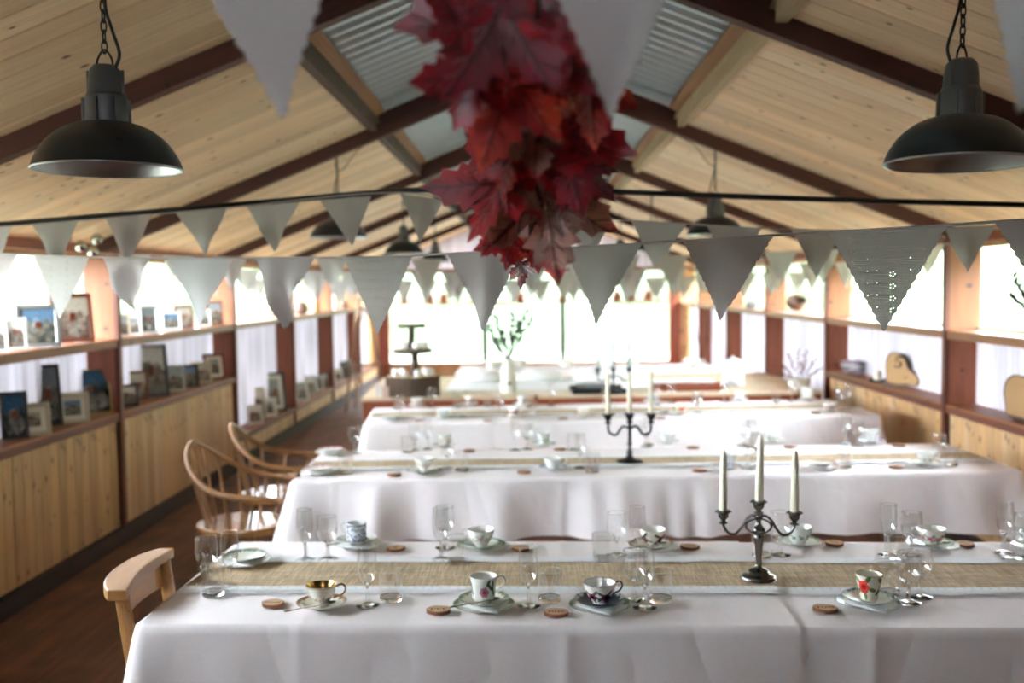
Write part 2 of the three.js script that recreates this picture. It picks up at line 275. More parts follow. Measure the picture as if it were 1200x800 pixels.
{ // far wall: low pine boarding, a wide window, an upper row of lights and a translucent gable
  const o = struct('wall_far', 'far end wall with low pine boarding and orange corner posts'), R = rng(9);
  for (let k = 0; k < 50; k++) {
    const m = part('wall_board', WB[LOW][Math.floor(R() * 8)], M.wall[Math.floor(R() * 4)], o); m.position.set(-2.45 + k * 0.1, 0, ZEND + 0.001 * R());
  }
  part('apron_panel', bx(2 * (W + D), LOW - 0.02, 0.05, 0, (LOW - 0.02) / 2, ZEND - 0.05), M.plain, o);
  part('window_shelf', wb(5.0, 0.03, 0.16, 0, LOW - 0.015, ZEND + 0.0), M.shelf, o);
  part('window_shelf', wb(5.0, 0.04, 0.18, 0, MID + 0.02, ZEND + 0.02), M.shelf, o, 'brown transom shelf across the far window');
  part('wall_plate', wb(5.4, 0.07, 0.1, 0, HEAD + 0.035, ZEND - 0.02), M.stain, o);
  for (const s of [-1, 1]) part('corner_post', wb(0.19, 1.95, 0.12, s * 2.56, 0.975, ZEND + 0.02), M.orange, o, 'orange-brown corner post');
  for (const s of [-1, 1]) part('corner_strip', wb(0.3, 1.95, 0.03, s * 2.78, 0.975, ZEND - 0.04), M.pineBlock, o);
  for (const x of [-0.78, 0.6]) part('mullion', wb(0.085, HEAD - LOW, 0.05, x, (HEAD + LOW) / 2, ZEND), M.base, o, 'thin dark mullion');
  winNo++; const w = struct(`window_${winNo}`, 'wide bright window across the far end wall');
  for (const [a, b] of [[-2.46, -0.8], [-0.76, 0.58], [0.62, 2.46]]) { part('pane', bx(b - a, MID - LOW, 0.004, (a + b) / 2, (MID + LOW) / 2, ZEND - 0.03), M.pane, w); part('pane', bx(b - a, HEAD - MID - 0.04, 0.004, (a + b) / 2, (HEAD + MID + 0.04) / 2, ZEND - 0.03), M.pane, w); }
  winNo++; const g = struct(`window_${winNo}`, 'translucent ribbed gable above the far window');
  const n = 70; part('ribbed_sheet', grid(n * 6, 1, (u, v) => { const x = -2.9 + 5.8 * u; return [x, lerp(HEAD + 0.05, Math.max(HEAD + 0.06, roofY(x) + 0.02), v), ZEND - 0.03 + 0.008 * Math.sin(u * n * 2 * PI)]; }, (u, v, p) => [p[0] / 2.6, p[1]]), M.poly, g);
}
{ // ceiling
  const o = struct('ceiling', 'pine-boarded pitched ceiling with dark rafters and a bare steel ridge'), R = rng(31);
  const ang = Math.atan(SLOPE), X0 = 1.0, X1 = W + D + 0.12, LEN = (X1 - X0) / Math.cos(ang), BW = 0.14;
  const VAR = Array.from({ length: 8 }, (_, s) => board(LEN, BW - 0.004, 0.018, 0.005, s, s * 0.23));
  for (const side of [-1, 1]) {
    const nb = Math.floor((0.7 - ZEND) / BW);
    for (let k = 0; k < nb; k++) {
      const m = part('ceiling_board', VAR[Math.floor(R() * 8)], M.ceil[Math.floor(R() * 4)], o);
      // length axis runs up the slope, face looks down
      const up = V(-side * Math.cos(ang), Math.sin(ang), 0), face = V(-side * Math.sin(ang), -Math.cos(ang), 0), across = up.clone().cross(face);
      m.matrixAutoUpdate = true; m.quaternion.setFromRotationMatrix(new THREE.Matrix4().makeBasis(across, up, face));
      m.position.set(side * X1, roofY(X1) + 0.018 * Math.cos(ang), 0.7 - BW / 2 - k * BW);
    }
    // outer roof deck over the boards
    const deckL = (X1 + 0.15 - 0.9) / Math.cos(ang);
    part('roof_deck', new THREE.BoxGeometry(deckL, 0.04, ZREAR - ZEND + 0.5).rotateZ(-side * ang).translate(side * (X1 + 0.15 + 0.9) / 2, roofY((X1 + 0.15 + 0.9) / 2) + 0.075, (ZREAR + ZEND) / 2), M.plain, o);
    // purlin at the edge of the boarding
    part('purlin', wb(0.05, 0.2, ZREAR - ZEND + 0.2, side * (X0 - 0.025), roofY(X0) + 0.075, (ZREAR + ZEND) / 2), side < 0 ? M.green : M.purlin, o, side < 0 ? 'dark green painted purlin' : 'weathered pale purlin');
    // steel ridge sheets, one per bay
    const Z = POSTS;
    for (let b = 0; b < Z.length - 1; b++) {
      const z0 = Z[b], z1 = Z[b + 1], L = z0 - z1, nw = Math.round(L / 0.13);
      part('steel_sheet', grid(nw * 12, 1, (u, v) => { const x = side * (1.02 * v - 0.005), y = roofY(x) + 0.12 + 0.018 * Math.tanh(2.2 * Math.sin(u * nw * 2 * PI)); return [x, y, z0 - u * L]; }), M.steel, o, 'grey corrugated steel sheet');
      if (b > 0) part('pale_strip', wb(0.98, 0.05, 0.03, 0, 0, 0).rotateZ(-side * ang).translate(side * 0.5, roofY(0.5) + 0.085, z1 + 0.075), M.pale_strip, o, 'pale strip beside the rafter');  // pale strip along the sheet end next to each rafter
    }
    for (const z of POSTS.slice(0, -1)) {
      const l = (W + 0.1) / Math.cos(ang);
      part('rafter', wb(l, 0.085, 0.07, 0, 0, 0).rotateZ(-side * ang).translate(side * (W + 0.1) / 2, roofY((W + 0.1) / 2) - 0.042, z), M.rafter, o, 'dark brown rafter');
      part('rafter_upper', wb(0.98, 0.13, 0.07, 0, 0, 0).rotateZ(-side * ang).translate(side * 0.49, roofY(0.49) + 0.06, z), M.rafter, o);
    }
  }
  part('ridge_cap', wb(0.4, 0.03, ZREAR - ZEND + 0.4, 0, APEX + 0.17, (ZREAR + ZEND) / 2), M.plain, o);
  // roof over the steel so that no light leaks in
  for (const side of [-1, 1]) part('roof_sheet', new THREE.BoxGeometry(1.1, 0.01, ZREAR - ZEND + 0.5).rotateZ(-side * ang).translate(side * 0.52, roofY(0.52) + 0.165, (ZREAR + ZEND) / 2), M.plain, o);
}

// ---------------------------------------------------------------- tables and cloths
function drape(o) { // a cloth over a table top; front is +z
  const { x0, x1, zb, zf, y, drop, off = 0, openRight = false, seed = 1, amp = 0.012, flare = 0.02, pleats = [], step = 0.014, corner = 0.06, ridge = 0.0045 } = o;
  const r = 0.03, R = rng(seed), ph = Array.from({ length: 8 }, () => R() * 6.28), path = [];
  const line = (ax, az, bx_, bz, nx, nz) => { const L = Math.hypot(bx_ - ax, bz - az), n = Math.max(1, Math.round(L / step)); for (let i = 0; i < n; i++) path.push([lerp(ax, bx_, i / n), lerp(az, bz, i / n), nx, nz, 0]); };
  const arc = (cx, cz, a0) => { for (let i = 0; i < 10; i++) { const a = a0 + (PI / 2) * i / 10; path.push([cx + r * Math.cos(a), cz + r * Math.sin(a), Math.cos(a), Math.sin(a), Math.sin(PI * (i + 0.001) / 10)]); } };
  line(openRight ? x1 : x1 - r, zb, x0 + r, zb, 0, -1);
  // back-left corner runs from -z to -x
  for (let i = 0; i < 10; i++) { const a = -PI / 2 - (PI / 2) * i / 10; path.push([x0 + r + r * Math.cos(a), zb + r + r * Math.sin(a), Math.cos(a), Math.sin(a), Math.sin(PI * i / 10)]); }
  line(x0, zb + r, x0, zf - r, -1, 0);
  for (let i = 0; i < 10; i++) { const a = PI - (PI / 2) * i / 10; path.push([x0 + r + r * Math.cos(a), zf - r + r * Math.sin(a), Math.cos(a), Math.sin(a), Math.sin(PI * i / 10)]); }
  line(x0 + r, zf, openRight ? x1 : x1 - r, zf, 0, 1);
  if (!openRight) {
    for (let i = 0; i < 10; i++) { const a = PI / 2 - (PI / 2) * i / 10; path.push([x1 - r + r * Math.cos(a), zf - r + r * Math.sin(a), Math.cos(a), Math.sin(a), Math.sin(PI * i / 10)]); }
    line(x1, zf - r, x1, zb + r, 1, 0);
    for (let i = 0; i < 10; i++) { const a = -(PI / 2) * i / 10; path.push([x1 - r + r * Math.cos(a), zb + r + r * Math.sin(a), Math.cos(a), Math.sin(a), Math.sin(PI * i / 10)]); }
    path.push([...path[0]]);
  } else path.push([x1, zf, 0, 1, 0]);
  const zm = (zb + zf) / 2, hw = (zf - zb) / 2, m0 = x0 + hw, m1 = openRight ? x1 : x1 - hw;
  const N = path.length; let s = 0; const S = path.map((p, i) => (i ? (s += Math.hypot(p[0] - path[i - 1][0], p[1] - path[i - 1][1])) : 0));
  const cornerNear = path.map((p) => { const dx = Math.min(Math.abs(p[0] - x0), openRight ? 9 : Math.abs(p[0] - x1)), dz = Math.min(Math.abs(p[1] - zb), Math.abs(p[1] - zf)); return Math.exp(-((dx + dz) ** 2) / 0.008); });
  const top = (x, z) => { let h = 0.001 * (fbm(x * 5 + seed, z * 5) - 0.5); for (const q of pleats) h += ridge * 0.4 * Math.exp(-(((x - q) / 0.009) ** 2)); for (const q of [0.5]) h += 0.001 * Math.exp(-(((z - lerp(zb, zf, q)) / 0.008) ** 2)); return h; };
  const ringsT = [0, 0.2, 0.4, 0.55, 0.7, 0.8, 0.88, 0.94, 0.975, 1], K = 18, pos = [], uv = [], idx = [];
  for (const t of ringsT) for (const p of path) {
    const tx = clamp(p[0], Math.min(m0, m1), Math.max(m0, m1)), x = lerp(tx, p[0], t), z = lerp(zm, p[1], t), e = 0.008;
    pos.push(x - p[2] * e * (t === 1), y + off + top(x, z), z - p[3] * e * (t === 1)); uv.push(x, z);
  }
  for (let k = 0; k <= K; k++) for (let i = 0; i < N; i++) {
    const p = path[i], q = k / K, q2 = Math.pow(q, 0.75), si = S[i] + seed * 3;
    let f = 0.5 * Math.sin(si * 9 + ph[0] + 1.5 * Math.sin(si * 2.3 + ph[1])) + 0.35 * Math.sin(si * 17 + ph[2] + 2 * Math.sin(si * 3.1 + ph[3])) + 0.3 * Math.sin(si * 39 + ph[6] + 2 * Math.sin(si * 5.3 + ph[7])) * noise(si * 2.1, 11) + 0.6 * (fbm(si * 4 + ph[4], q * 1.2) - 0.5);
    f *= 0.35 + 0.9 * noise(si * 1.3 + ph[5], 3);
    let n = off + 0.004 + q2 * (amp * Math.max(-0.5, f + 0.4) + flare) + q * corner * Math.max(cornerNear[i], p[4]) * 1.0;
    for (const w of pleats) if (p[3] > 0.5) n += ridge * Math.exp(-(((p[0] - w) / 0.014) ** 2));
    const hang = drop * (1 + 0.28 * cornerNear[i]) + 0.012 * (noise(si * 3, 7) - 0.5), yy = y + off - 0.007 - hang * q;
    pos.push(p[0] + p[2] * n, yy, p[1] + p[3] * n); uv.push(p[0] + p[2] * (0.01 + hang * q), p[1] + p[3] * (0.01 + hang * q));
  }
  const rows = ringsT.length + K + 1;
  for (let j = 0; j < rows - 1; j++) for (let i = 0; i < N - 1; i++) { const a = j * N + i, b = a + 1, c = a + N, d = c + 1; idx.push(a, b, d, a, d, c); }
  const g = new THREE.BufferGeometry(); g.setAttribute('position', new THREE.Float32BufferAttribute(pos, 3)); g.setAttribute('uv', new THREE.Float32BufferAttribute(uv, 2)); g.setIndex(idx); g.computeVertexNormals();
  return g;
}
const TOPY = 0.75, CY = 0.753;                                 // table top, top of the cloth
function tableFrame(t, x0, x1, zb, zf) {
  part('tabletop', wb(x1 - x0 - 0.02, 0.03, zf - zb - 0.02, (x0 + x1) / 2, TOPY - 0.016, (zb + zf) / 2), M.chairWood, t);
  for (const x of [x0 + 0.35, x1 - 0.35]) for (const z of [zb + 0.12, zf - 0.12]) part('leg', wb(0.06, TOPY - 0.031, 0.06, x, (TOPY - 0.031) / 2, z), M.chairWood, t);
}
function runner(name, label, x0, x1, z, w, y, seed, turnObj, hem = 99) {
  const t = thing(name, label, 'table runner', turnObj.position, turnObj.rotation.y), n = 240;
  const hh = (x, zz) => -0.0042 * sm(clamp((x - hem) / 0.04 + 0.5)) + 0.003 + 0.006 * Math.max(0, fbm(x * 3.5 + seed, zz * 3 + seed) - 0.42) + 0.009 * Math.max(0, noise(x * 6 + seed * 3, zz * 9) - 0.78);
  part('burlap', grid(n, 14, (u, v) => { const x = lerp(x0, x1, u), zz = z + w * (v - 0.5); return [x, y + hh(x, zz), zz]; }, (u, v, p) => [p[0], p[2]]), M.burlap, t, 'tan burlap strip');
  for (const s of [-1, 1]) part('lace_edge', grid(n, 6, (u, v) => { const x = lerp(x0, x1, u), zz = z + s * (w / 2 - 0.012 + 0.062 * v * (1 + 0.05 * Math.sin(x * 50) * (v > 0.9))); return [x, y + lerp(hh(x, z + s * w / 2), hh(x, 1e4) * 0 - 0.0042 * sm(clamp((x - hem) / 0.04 + 0.5)) + 0.001, v * 0.5) + 0.0032 + 0.001 * noise(x * 30, v * 4), zz]; }, (u, v, p) => [p[0], v]), M.lace, t, 'white lace edging');
  return t;
}
// table nearest the camera
const T1 = thing('trestle_table', 'long trestle table under the near white cloth set with teacups', 'table', [0.15, 0, -2.974], -0.025);
const L1 = { x0: -1.19, x1: 2.25, zb: -0.433, zf: 0.433 };
tableFrame(T1, L1.x0, L1.x1, L1.zb, L1.zf);
const cl1 = thing('tablecloth', 'white tablecloth with a pleat under the red rose teacup', 'tablecloth', T1.position, T1.rotation.y);
{
  const g = drape({ ...L1, x0: -L1.x1, x1: -0.47, y: CY, drop: 0.29, seed: 3, amp: 0.014, openRight: true, pleats: [-0.735, -1.4], flare: 0.014, corner: 0.05, ridge: 0.007 });
  g.scale(-1, 1, 1); const ix = g.index; for (let i = 0; i < ix.count; i += 3) { const t = ix.getX(i + 1); ix.setX(i + 1, ix.getX(i + 2)); ix.setX(i + 2, t); } g.computeVertexNormals();
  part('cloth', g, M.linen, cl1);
}
const cl1c = thing('tablecloth', 'white tablecloth whose hem ends beside the pewter candelabra', 'tablecloth', T1.position, T1.rotation.y);
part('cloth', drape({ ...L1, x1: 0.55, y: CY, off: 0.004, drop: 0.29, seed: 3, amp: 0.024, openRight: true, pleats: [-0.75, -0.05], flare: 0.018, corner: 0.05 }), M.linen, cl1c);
const Y1 = CY + 0.0062;
runner('table_runner', 'tan burlap runner with white lace edges under the pewter candelabra', L1.x0 + 0.01, L1.x1 - 0.02, -0.015, 0.28, Y1 - 0.001, 4, T1, 0.57);
// second table
const T2 = thing('trestle_table', 'long trestle table under the cloth with the dark iron candelabra', 'table', [0.58, 0, -4.994], 0.028);
const L2 = { x0: -1.7, x1: 1.7, zb: -0.413, zf: 0.413 };
tableFrame(T2, L2.x0, L2.x1, L2.zb, L2.zf);
const cl2 = thing('tablecloth', 'white tablecloth hanging in folds under the dark iron candelabra', 'tablecloth', T2.position, T2.rotation.y);
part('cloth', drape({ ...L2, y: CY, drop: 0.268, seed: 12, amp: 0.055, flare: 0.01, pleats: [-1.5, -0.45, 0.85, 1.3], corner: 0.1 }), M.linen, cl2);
const Y2 = CY + 0.003;
runner('table_runner', 'tan burlap runner under the dark iron candelabra', L2.x0 + 0.02, L2.x1 - 0.02, 0.034, 0.217, Y2, 9, T2);
// third table
const T3 = thing('trestle_table', 'long trestle table under a white cloth in front of the wooden counter', 'table', [0.6, 0, -6.98], 0.077);
const L3 = { x0: -1.72, x1: 1.72, zb: -0.46, zf: 0.46 };
tableFrame(T3, L3.x0, L3.x1, L3.zb, L3.zf);
const cl3 = thing('tablecloth', 'white tablecloth on the table in front of the wooden counter', 'tablecloth', T3.position, T3.rotation.y);
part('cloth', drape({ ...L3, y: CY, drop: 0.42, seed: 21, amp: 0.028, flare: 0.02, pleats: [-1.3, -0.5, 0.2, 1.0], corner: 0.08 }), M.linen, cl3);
const Y3 = CY + 0.003;
runner('table_runner', 'tan burlap runner on the table before the wooden counter', L3.x0 + 0.02, L3.x1 - 0.02, 0.02, 0.28, Y3, 15, T3);
// ---------------------------------------------------------------- counter and far table
const CT = thing('counter_table', 'wide wooden counter with orange-brown front and blown-out light coloured into its pale top', 'counter', [0.48, 0, -8.88], 0.045);
{
  const x0 = -1.87, x1 = 1.87, zf = 0.87, zb = -0.87, h = 0.76;
  for (let k = 0; k < 9; k++) part('top_plank', wb(x1 - x0, 0.03, (zf - zb) / 9 - 0.003, (x0 + x1) / 2, h - 0.015, zf - ((zf - zb) / 9) * (k + 0.5)), M.blownTop, CT);
  part('front_board', wb(x1 - x0 - 0.02, h - 0.05, 0.03, (x0 + x1) / 2, (h - 0.05) / 2 + 0.02, zf - 0.03), M.orange, CT);
  for (const x of [x0 + 0.03, x1 - 0.03]) part('side_board', wb(0.03, h - 0.05, zf - zb - 0.1, x, (h - 0.05) / 2 + 0.02, (zf + zb) / 2), M.orange, CT);
}
const T5 = thing('trestle_table', 'white-clothed table by the far window behind the counter', 'table', [0.62, 0, -10.65], 0);
tableFrame(T5, -1.38, 1.38, -0.45, 0.45);
const cl5 = thing('tablecloth', 'white tablecloth on the table by the far window', 'tablecloth', T5.position, 0);
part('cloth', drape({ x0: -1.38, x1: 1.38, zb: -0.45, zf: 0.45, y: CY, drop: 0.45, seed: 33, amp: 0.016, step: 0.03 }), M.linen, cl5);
const counterCloth = single('table_linen', grid(60, 20, (u, v) => [lerp(-0.72, 1.1, u), 0.763 + 0.006 * fbm(u * 9, v * 5), lerp(-8.35, -9.4, v)]), M.whiteCloth, 'white linen cloth spread over the wooden counter', 'cloth');

// ---------------------------------------------------------------- pendant lamps
function chainLinks(y0, y1) {
  const list = [], n = Math.round((y1 - y0) / 0.026), link = new THREE.TorusGeometry(0.0095, 0.0026, 5, 10).scale(0.8, 1.75, 1);
  for (let i = 0; i < n; i++) { const g = link.clone(); if (i % 2) g.rotateY(PI / 2); list.push(g.translate(0, y0 + (i + 0.5) * (y1 - y0) / n, 0)); }
  return merge(list);
}
function makeLamp(label, x, y, z, turn) {
  const t = thing('pendant_lamp', label, 'pendant lamp', [x, y, z], turn, undefined);
  const out = splinePts([[0.192, 0], [0.189, 0.012], [0.178, 0.038], [0.152, 0.075], [0.112, 0.106], [0.07, 0.122], [0.052, 0.125]], 30);
  const shade = part('shade', lathe(out, 64), M.enamel, t, 'dark enamel dome shade');
  const inn = out.map(([r, yy]) => [Math.max(0.02, r - 0.003), yy - 0.0025]);
  part('reflector', lathe(inn, 64), M.alu, shade, 'silvery inside of the shade');
  part('rim', new THREE.TorusGeometry(0.191, 0.0035, 8, 64).rotateX(PI / 2), M.alu, shade, 'bright rim');
  const low = part('lower_housing', lathe([[0, 0.2], [0.049, 0.2], [0.053, 0.19], [0.055, 0.125], [0.05, 0.118]].reverse(), 32), M.cast, t, 'cast metal lower housing');
  for (let k = 0; k < 6; k++) part('rib', rbx(0.012, 0.065, 0.014, 0.003, 0.056, 0.155, 0).rotateY(k * PI / 3 + 0.4), M.cast, low);
  const high = part('upper_housing', lathe([[0.046, 0.2], [0.044, 0.235], [0.04, 0.262], [0.03, 0.275], [0, 0.278]], 32), M.cast, t, 'cast metal upper housing');
  for (const s of [-1, 1]) part('bracket', rod([s * 0.046, 0.2, 0], [s * 0.046, 0.262, 0], 0.005), M.cast, high);
  part('hook', tube([[-0.022, 0.276, 0], [-0.018, 0.295, 0], [0, 0.318, 0], [0.018, 0.295, 0], [0.022, 0.276, 0]], 0.003, 20, 6), M.iron, high);
  const ytop = roofY(x) - y;
  part('chain', chainLinks(0.312, ytop - 0.005), M.iron, t, 'black link chain');
  part('cord', tube([[0.03, 0.262, 0.01], [0.045, 0.3, 0.012], [0.028, 0.36, 0.008], [0.008, 0.43, 0.004], [0.01, (0.43 + ytop) / 2, -0.006], [0.006, ytop - 0.003, 0.004]], 0.0045, 40, 6), M.black, t, 'black electric cord');
  part('supply_wire', tube([[0, ytop - 0.12, 0], [-Math.sign(x) * 0.04, ytop - 0.1, 0], [(Math.sign(x) * 1.04 - x) * 0.6, roofY(x + (Math.sign(x) * 1.04 - x) * 0.6) - y - 0.03, 0], [Math.sign(x) * 1.03 - x, roofY(1.03) - y - 0.01, 0]].map((q) => V(...q).applyAxisAngle(V(0, 1, 0), -turn)), 0.003, 20, 5), M.black, t, 'thin black wire running up the ceiling');
  part('lamp_socket', lathe([[0, 0.118], [0.024, 0.118], [0.024, 0.07], [0.02, 0.066], [0, 0.066]], 20), M.cast, t);
  return t;
}
const lampSpots = [[-1.125, 1.965, -2.68], [1.16, 1.955, -2.72], [-1.28, 1.98, -6.75], [1.27, 1.97, -6.8], [-1.22, 1.97, -9.8], [1.22, 1.97, -9.9], [-1.2, 1.96, -12.9], [1.2, 1.96, -13.0]];
const lampLabels = ['dark enamel pendant lamp hanging over the left aisle beside the wooden chair', 'dark enamel pendant lamp hanging over the right end of the pewter candelabra table',
  'dark pendant lamp above the left end of the iron candelabra table', 'dark pendant lamp above the right end of the iron candelabra table', 'far dark pendant lamp above the stump cake stand', 'far dark pendant lamp above the dried flowers on the counter', 'farthest dark pendant lamp near the left wall and far window', 'farthest dark pendant lamp near the right wall and far window'];
lampSpots.forEach(([x, y, z], i) => { const l = makeLamp(lampLabels[i], x, y, z, i * 1.3 + (i === 1 ? 2.4 : 0)); l.scale.setScalar(1); if (i === 1) l.rotation.z = 0.03; });

// ---------------------------------------------------------------- black cable across the room
single('black_cable', tube([onZ(-120, 272, -3.85), onZ(0, 263, -3.85), onZ(240, 243, -3.85), onZ(480, 223, -3.85), onZ(600, 219.5, -3.85), onZ(705, 224, -3.85), onZ(950, 233, -3.85), onZ(1200, 240, -3.85), onZ(1330, 244, -3.85)], 0.011, 120, 8), M.black, 'thick black cable strung across the room under the first rafter', 'cable');

// ---------------------------------------------------------------- bunting
const flagMats = [[194, 187, 180], [182, 171, 167], [204, 201, 195], [186, 180, 171], [198, 194, 191]].map((c) => phys({ color: rgb(...c), roughness: 0.95, transmission: 0.16, thickness: 0, bumpMap: rep(T.weave, 6, 6), bumpScale: 0.0012 }));
const tapeMat = std({ color: rgb(186, 176, 170), roughness: 0.95 });
function flagGeo(w, h, tx, seed, amp, fine) { // triangle hanging from (0,0)-(w,0) to (tx,-h); pinked edges
  const R = rng(seed), p1 = R() * 6, p2 = R() * 6, k1 = 2 + 3 * R(), tilt = (R() - 0.5) * 0.5, M_ = fine ? 26 : 12, N_ = fine ? 14 : 6;
  return grid(N_, M_, (u, v, i, j) => {
    const vv = v * 0.985, lx = lerp(0, tx, vv), rx = lerp(w, tx, vv), z = fine ? ((i === 0 || i === N_) && j > 0 && j < M_ ? (j % 2 ? 0.0022 : -0.0018) * (i ? 1 : -1) : 0) : 0;
    const x = lerp(lx, rx, u) + z, a = amp * (0.15 + v);
    const d = a * (Math.sin(k1 * (x / w) * 3 + p1 + v * 1.3) * 0.6 + Math.sin((x / w - v * 0.7) * 8 + p2) * 0.35) + tilt * h * v * v * 0.25;
    return [x, -h * vv + 0.004 * v * Math.sin(u * 6 + p1), d];
  }, (u, v, p) => [p[0], p[1]]);
}
function eyeletFlag(w, h, tx, seed, rows) { // flat flag cut with rows of small eyelets
  const s = new THREE.Shape(), n = 26, zig = (k) => (k % 2 ? 0.0022 : -0.0015); s.moveTo(0, 0); s.lineTo(w, 0);
  for (let k = 1; k <= n; k++) s.lineTo(lerp(w, tx, k / n) + (k < n ? zig(k) : 0), -h * k / n);
  for (let k = n - 1; k > 0; k--) s.lineTo(lerp(0, tx, k / n) - zig(k), -h * k / n);
  s.closePath();
  const inside = (x, y) => { const v = -y / h; return v > 0.03 && x > lerp(0, tx, v) + 0.008 && x < lerp(w, tx, v) - 0.008; };
  const hole = (x, y, r) => { if (!inside(x, y)) return; const p = new THREE.Path(); p.absellipse(x, y, r, r, 0, 2 * PI, true); s.holes.push(p); };
  for (const [kind, fx] of rows) {
    for (let y = -0.02; y > -h + 0.02; y -= 0.026) {
      const x = fx * w;
      if (kind === 'f') for (let k = 0; k < 5; k++) hole(x + 0.005 * Math.cos(k * 1.257), y + 0.005 * Math.sin(k * 1.257), 0.0012);
      else hole(x, y + 0.008, 0.0013);
    }
  }
  const g = new THREE.ShapeGeometry(s, 5), p = g.attributes.position;
  for (let i = 0; i < p.count; i++) { const v = -p.getY(i) / h; p.setZ(i, 0.01 * v * v + 0.004 * Math.sin(p.getX(i) / w * 5)); }
  g.computeVertexNormals(); return g;
}
function stringTape(pts, r, seg) { const g = tube(pts, r, seg, 6); return g; }
function bunting(label, pts, flags, group, fine = false, tapeR = 0.003) { // pts: world points of the tape; flags: {a, b, tip, mat, eye}
  const t = thing('bunting', label, 'bunting', pts[0], 0, group), O = t.position;
  part('tape', stringTape(pts.map((p) => p.clone().sub(O)), tapeR, pts.length * 12), tapeMat, t, 'narrow fabric tape');
  flags.forEach((f, i) => {
    const ax = f.b.clone().sub(f.a), w = ax.length(), ex = ax.clone().normalize(), ez = ex.clone().cross(V(0, 1, 0)).normalize(), ey = ez.clone().cross(ex).normalize();
    const d = f.tip.clone().sub(f.a), tx = d.dot(ex), h = -d.dot(ey);
    const g = f.eye ? eyeletFlag(w, h, tx, i, f.eye) : flagGeo(w, h, tx, i * 7 + 3 + (f.seed ?? 0), f.amp ?? 0.02, fine);
    const m = part('flag', g, flagMats[f.mat ?? (i * 3) % 5], t, f.eye ? 'pale flag cut with eyelet embroidery' : undefined);
    m.quaternion.setFromRotationMatrix(new THREE.Matrix4().makeBasis(ex, ey, ez)); m.position.copy(f.a.clone().sub(O)).addScaledVector(ez, 0.002);
  });
  return t;
}
{ // sharp string in front, running from the right wall near the camera to the left wall
  const P = V(-1.64, 1.77, -3.5), Q = V(0.9, 1.77, -2.1), n = Q.clone().sub(P).cross(V(0, 1, 0)).normalize(), on = (x, y) => onPlane(x, y, P, n);
  const line = [[-160, 293], [0, 297], [73, 300], [150, 302], [233, 303], [330, 302], [445, 301], [567, 295], [705, 288], [852, 279], [1040, 268], [1120, 263], [1210, 257], [1400, 246]], ly = (x) => { for (let i = 0; i < line.length - 1; i++) if (x <= line[i + 1][0]) return lerp(line[i][1], line[i + 1][1], (x - line[i][0]) / (line[i + 1][0] - line[i][0])); return 246; };
  const fl = [[-48, 22, -6, 352, 1], [40, 104, 74, 373, 0, [['f', 0.35], ['o', 0.5], ['f', 0.62], ['o', 0.75]]], [120, 178, 150, 366, 1, null, 0.035], [198, 273, 232, 385, 4], [298, 368, 327, 385, 1, null, 0.035], [403, 483, 446, 391, 3, [['o', 0.45], ['f', 0.62], ['o', 0.3], ['f', 0.8]]], [525, 609, 567, 388, 1, null, 0.02], [663, 752, 700, 382, 3, null, 0.012], [801, 906, 846, 377, 1, null, 0.02], [971, 1110, 1037, 388, 3, [['f', 0.2], ['o', 0.34], ['o', 0.42], ['f', 0.55], ['o', 0.7], ['f', 0.8]]], [1166, 1300, 1240, 375, 1]];
  bunting('sharp near string of beige linen flags crossing above the tables', line.map(([x, y]) => on(x, y)), fl.map(([a, b, tx, ty, mat, eye, amp]) => ({ a: on(a, ly(a)), b: on(b, ly(b)), tip: on(tx, ty), mat, eye, amp })), undefined, true, 0.0032);
}
{ // string tied to the black cable on the left and sagging on the right
  const on = (x, y) => onZ(x, y, -3.82);
  const line = [[-120, 274], [0, 266], [240, 246], [480, 226], [560, 242], [650, 254], [742, 258.5], [890, 267], [1000, 270], [1110, 267], [1200, 262], [1330, 252]], ly = (x) => { for (let i = 0; i < line.length - 1; i++) if (x <= line[i + 1][0]) return lerp(line[i][1], line[i + 1][1], (x - line[i][0]) / (line[i + 1][0] - line[i][0])); return 252; };
  const c = [[-14, 58], [65, 56], [152, 56], [236, 60], [320, 62], [405, 60], [495, 52], [590, 58], [688, 58], [772, 66], [860, 64], [957, 60], [1045, 62], [1136, 60], [1225, 60]];
  bunting('string of grey-beige flags hanging from the black cable', line.map(([x, y]) => on(x, y)), c.map(([x, w], i) => ({ a: on(x - w / 2, ly(x - w / 2)), b: on(x + w / 2, ly(x + w / 2)), tip: on(x + [6, 2, -4, 5, 0, 8, -3][i % 7], ly(x) + 55), amp: 0.03 })));
}
function crossString(label, z, xa, xb, yTop, sag, n, size, seed, slope = 0) {
  const R = rng(seed), pts = [], y = (u) => yTop + slope * (u - 0.5) - sag * 4 * u * (1 - u), fl = [];
  for (let i = 0; i <= 16; i++) pts.push(V(lerp(xa, xb, i / 16), y(i / 16), z)); pts.unshift(V(xa - 0.17, yTop + 0.03, z)); pts.push(V(xb + 0.17, yTop + 0.03, z));
  for (let i = 0; i < n; i++) { const uc = (i + 0.5 + 0.2 * (R() - 0.5)) / n, du = size / 2 / (xb - xa), A = V(lerp(xa, xb, uc - du), y(uc - du), z), B = V(lerp(xa, xb, uc + du), y(uc + du), z); fl.push({ a: A, b: B, tip: V(lerp(xa, xb, uc) + 0.03 * (R() - 0.5), y(uc) - size * 1.05, z + 0.02 * (R() - 0.5)), seed: seed * 11 }); }
  return bunting(label, pts, fl);
}
crossString('string of pale flags hung above the iron candelabra table', -6.2, -2.62, 2.62, 1.87, 0.06, 17, 0.2, 3);
crossString('string of pale flags hung before the wooden counter', -7.7, -2.6, 2.6, 1.80, 0.05, 19, 0.2, 5);
crossString('string of pale flags hung over the wooden counter', -9.1, -2.6, 2.6, 1.74, 0.05, 20, 0.2, 8);
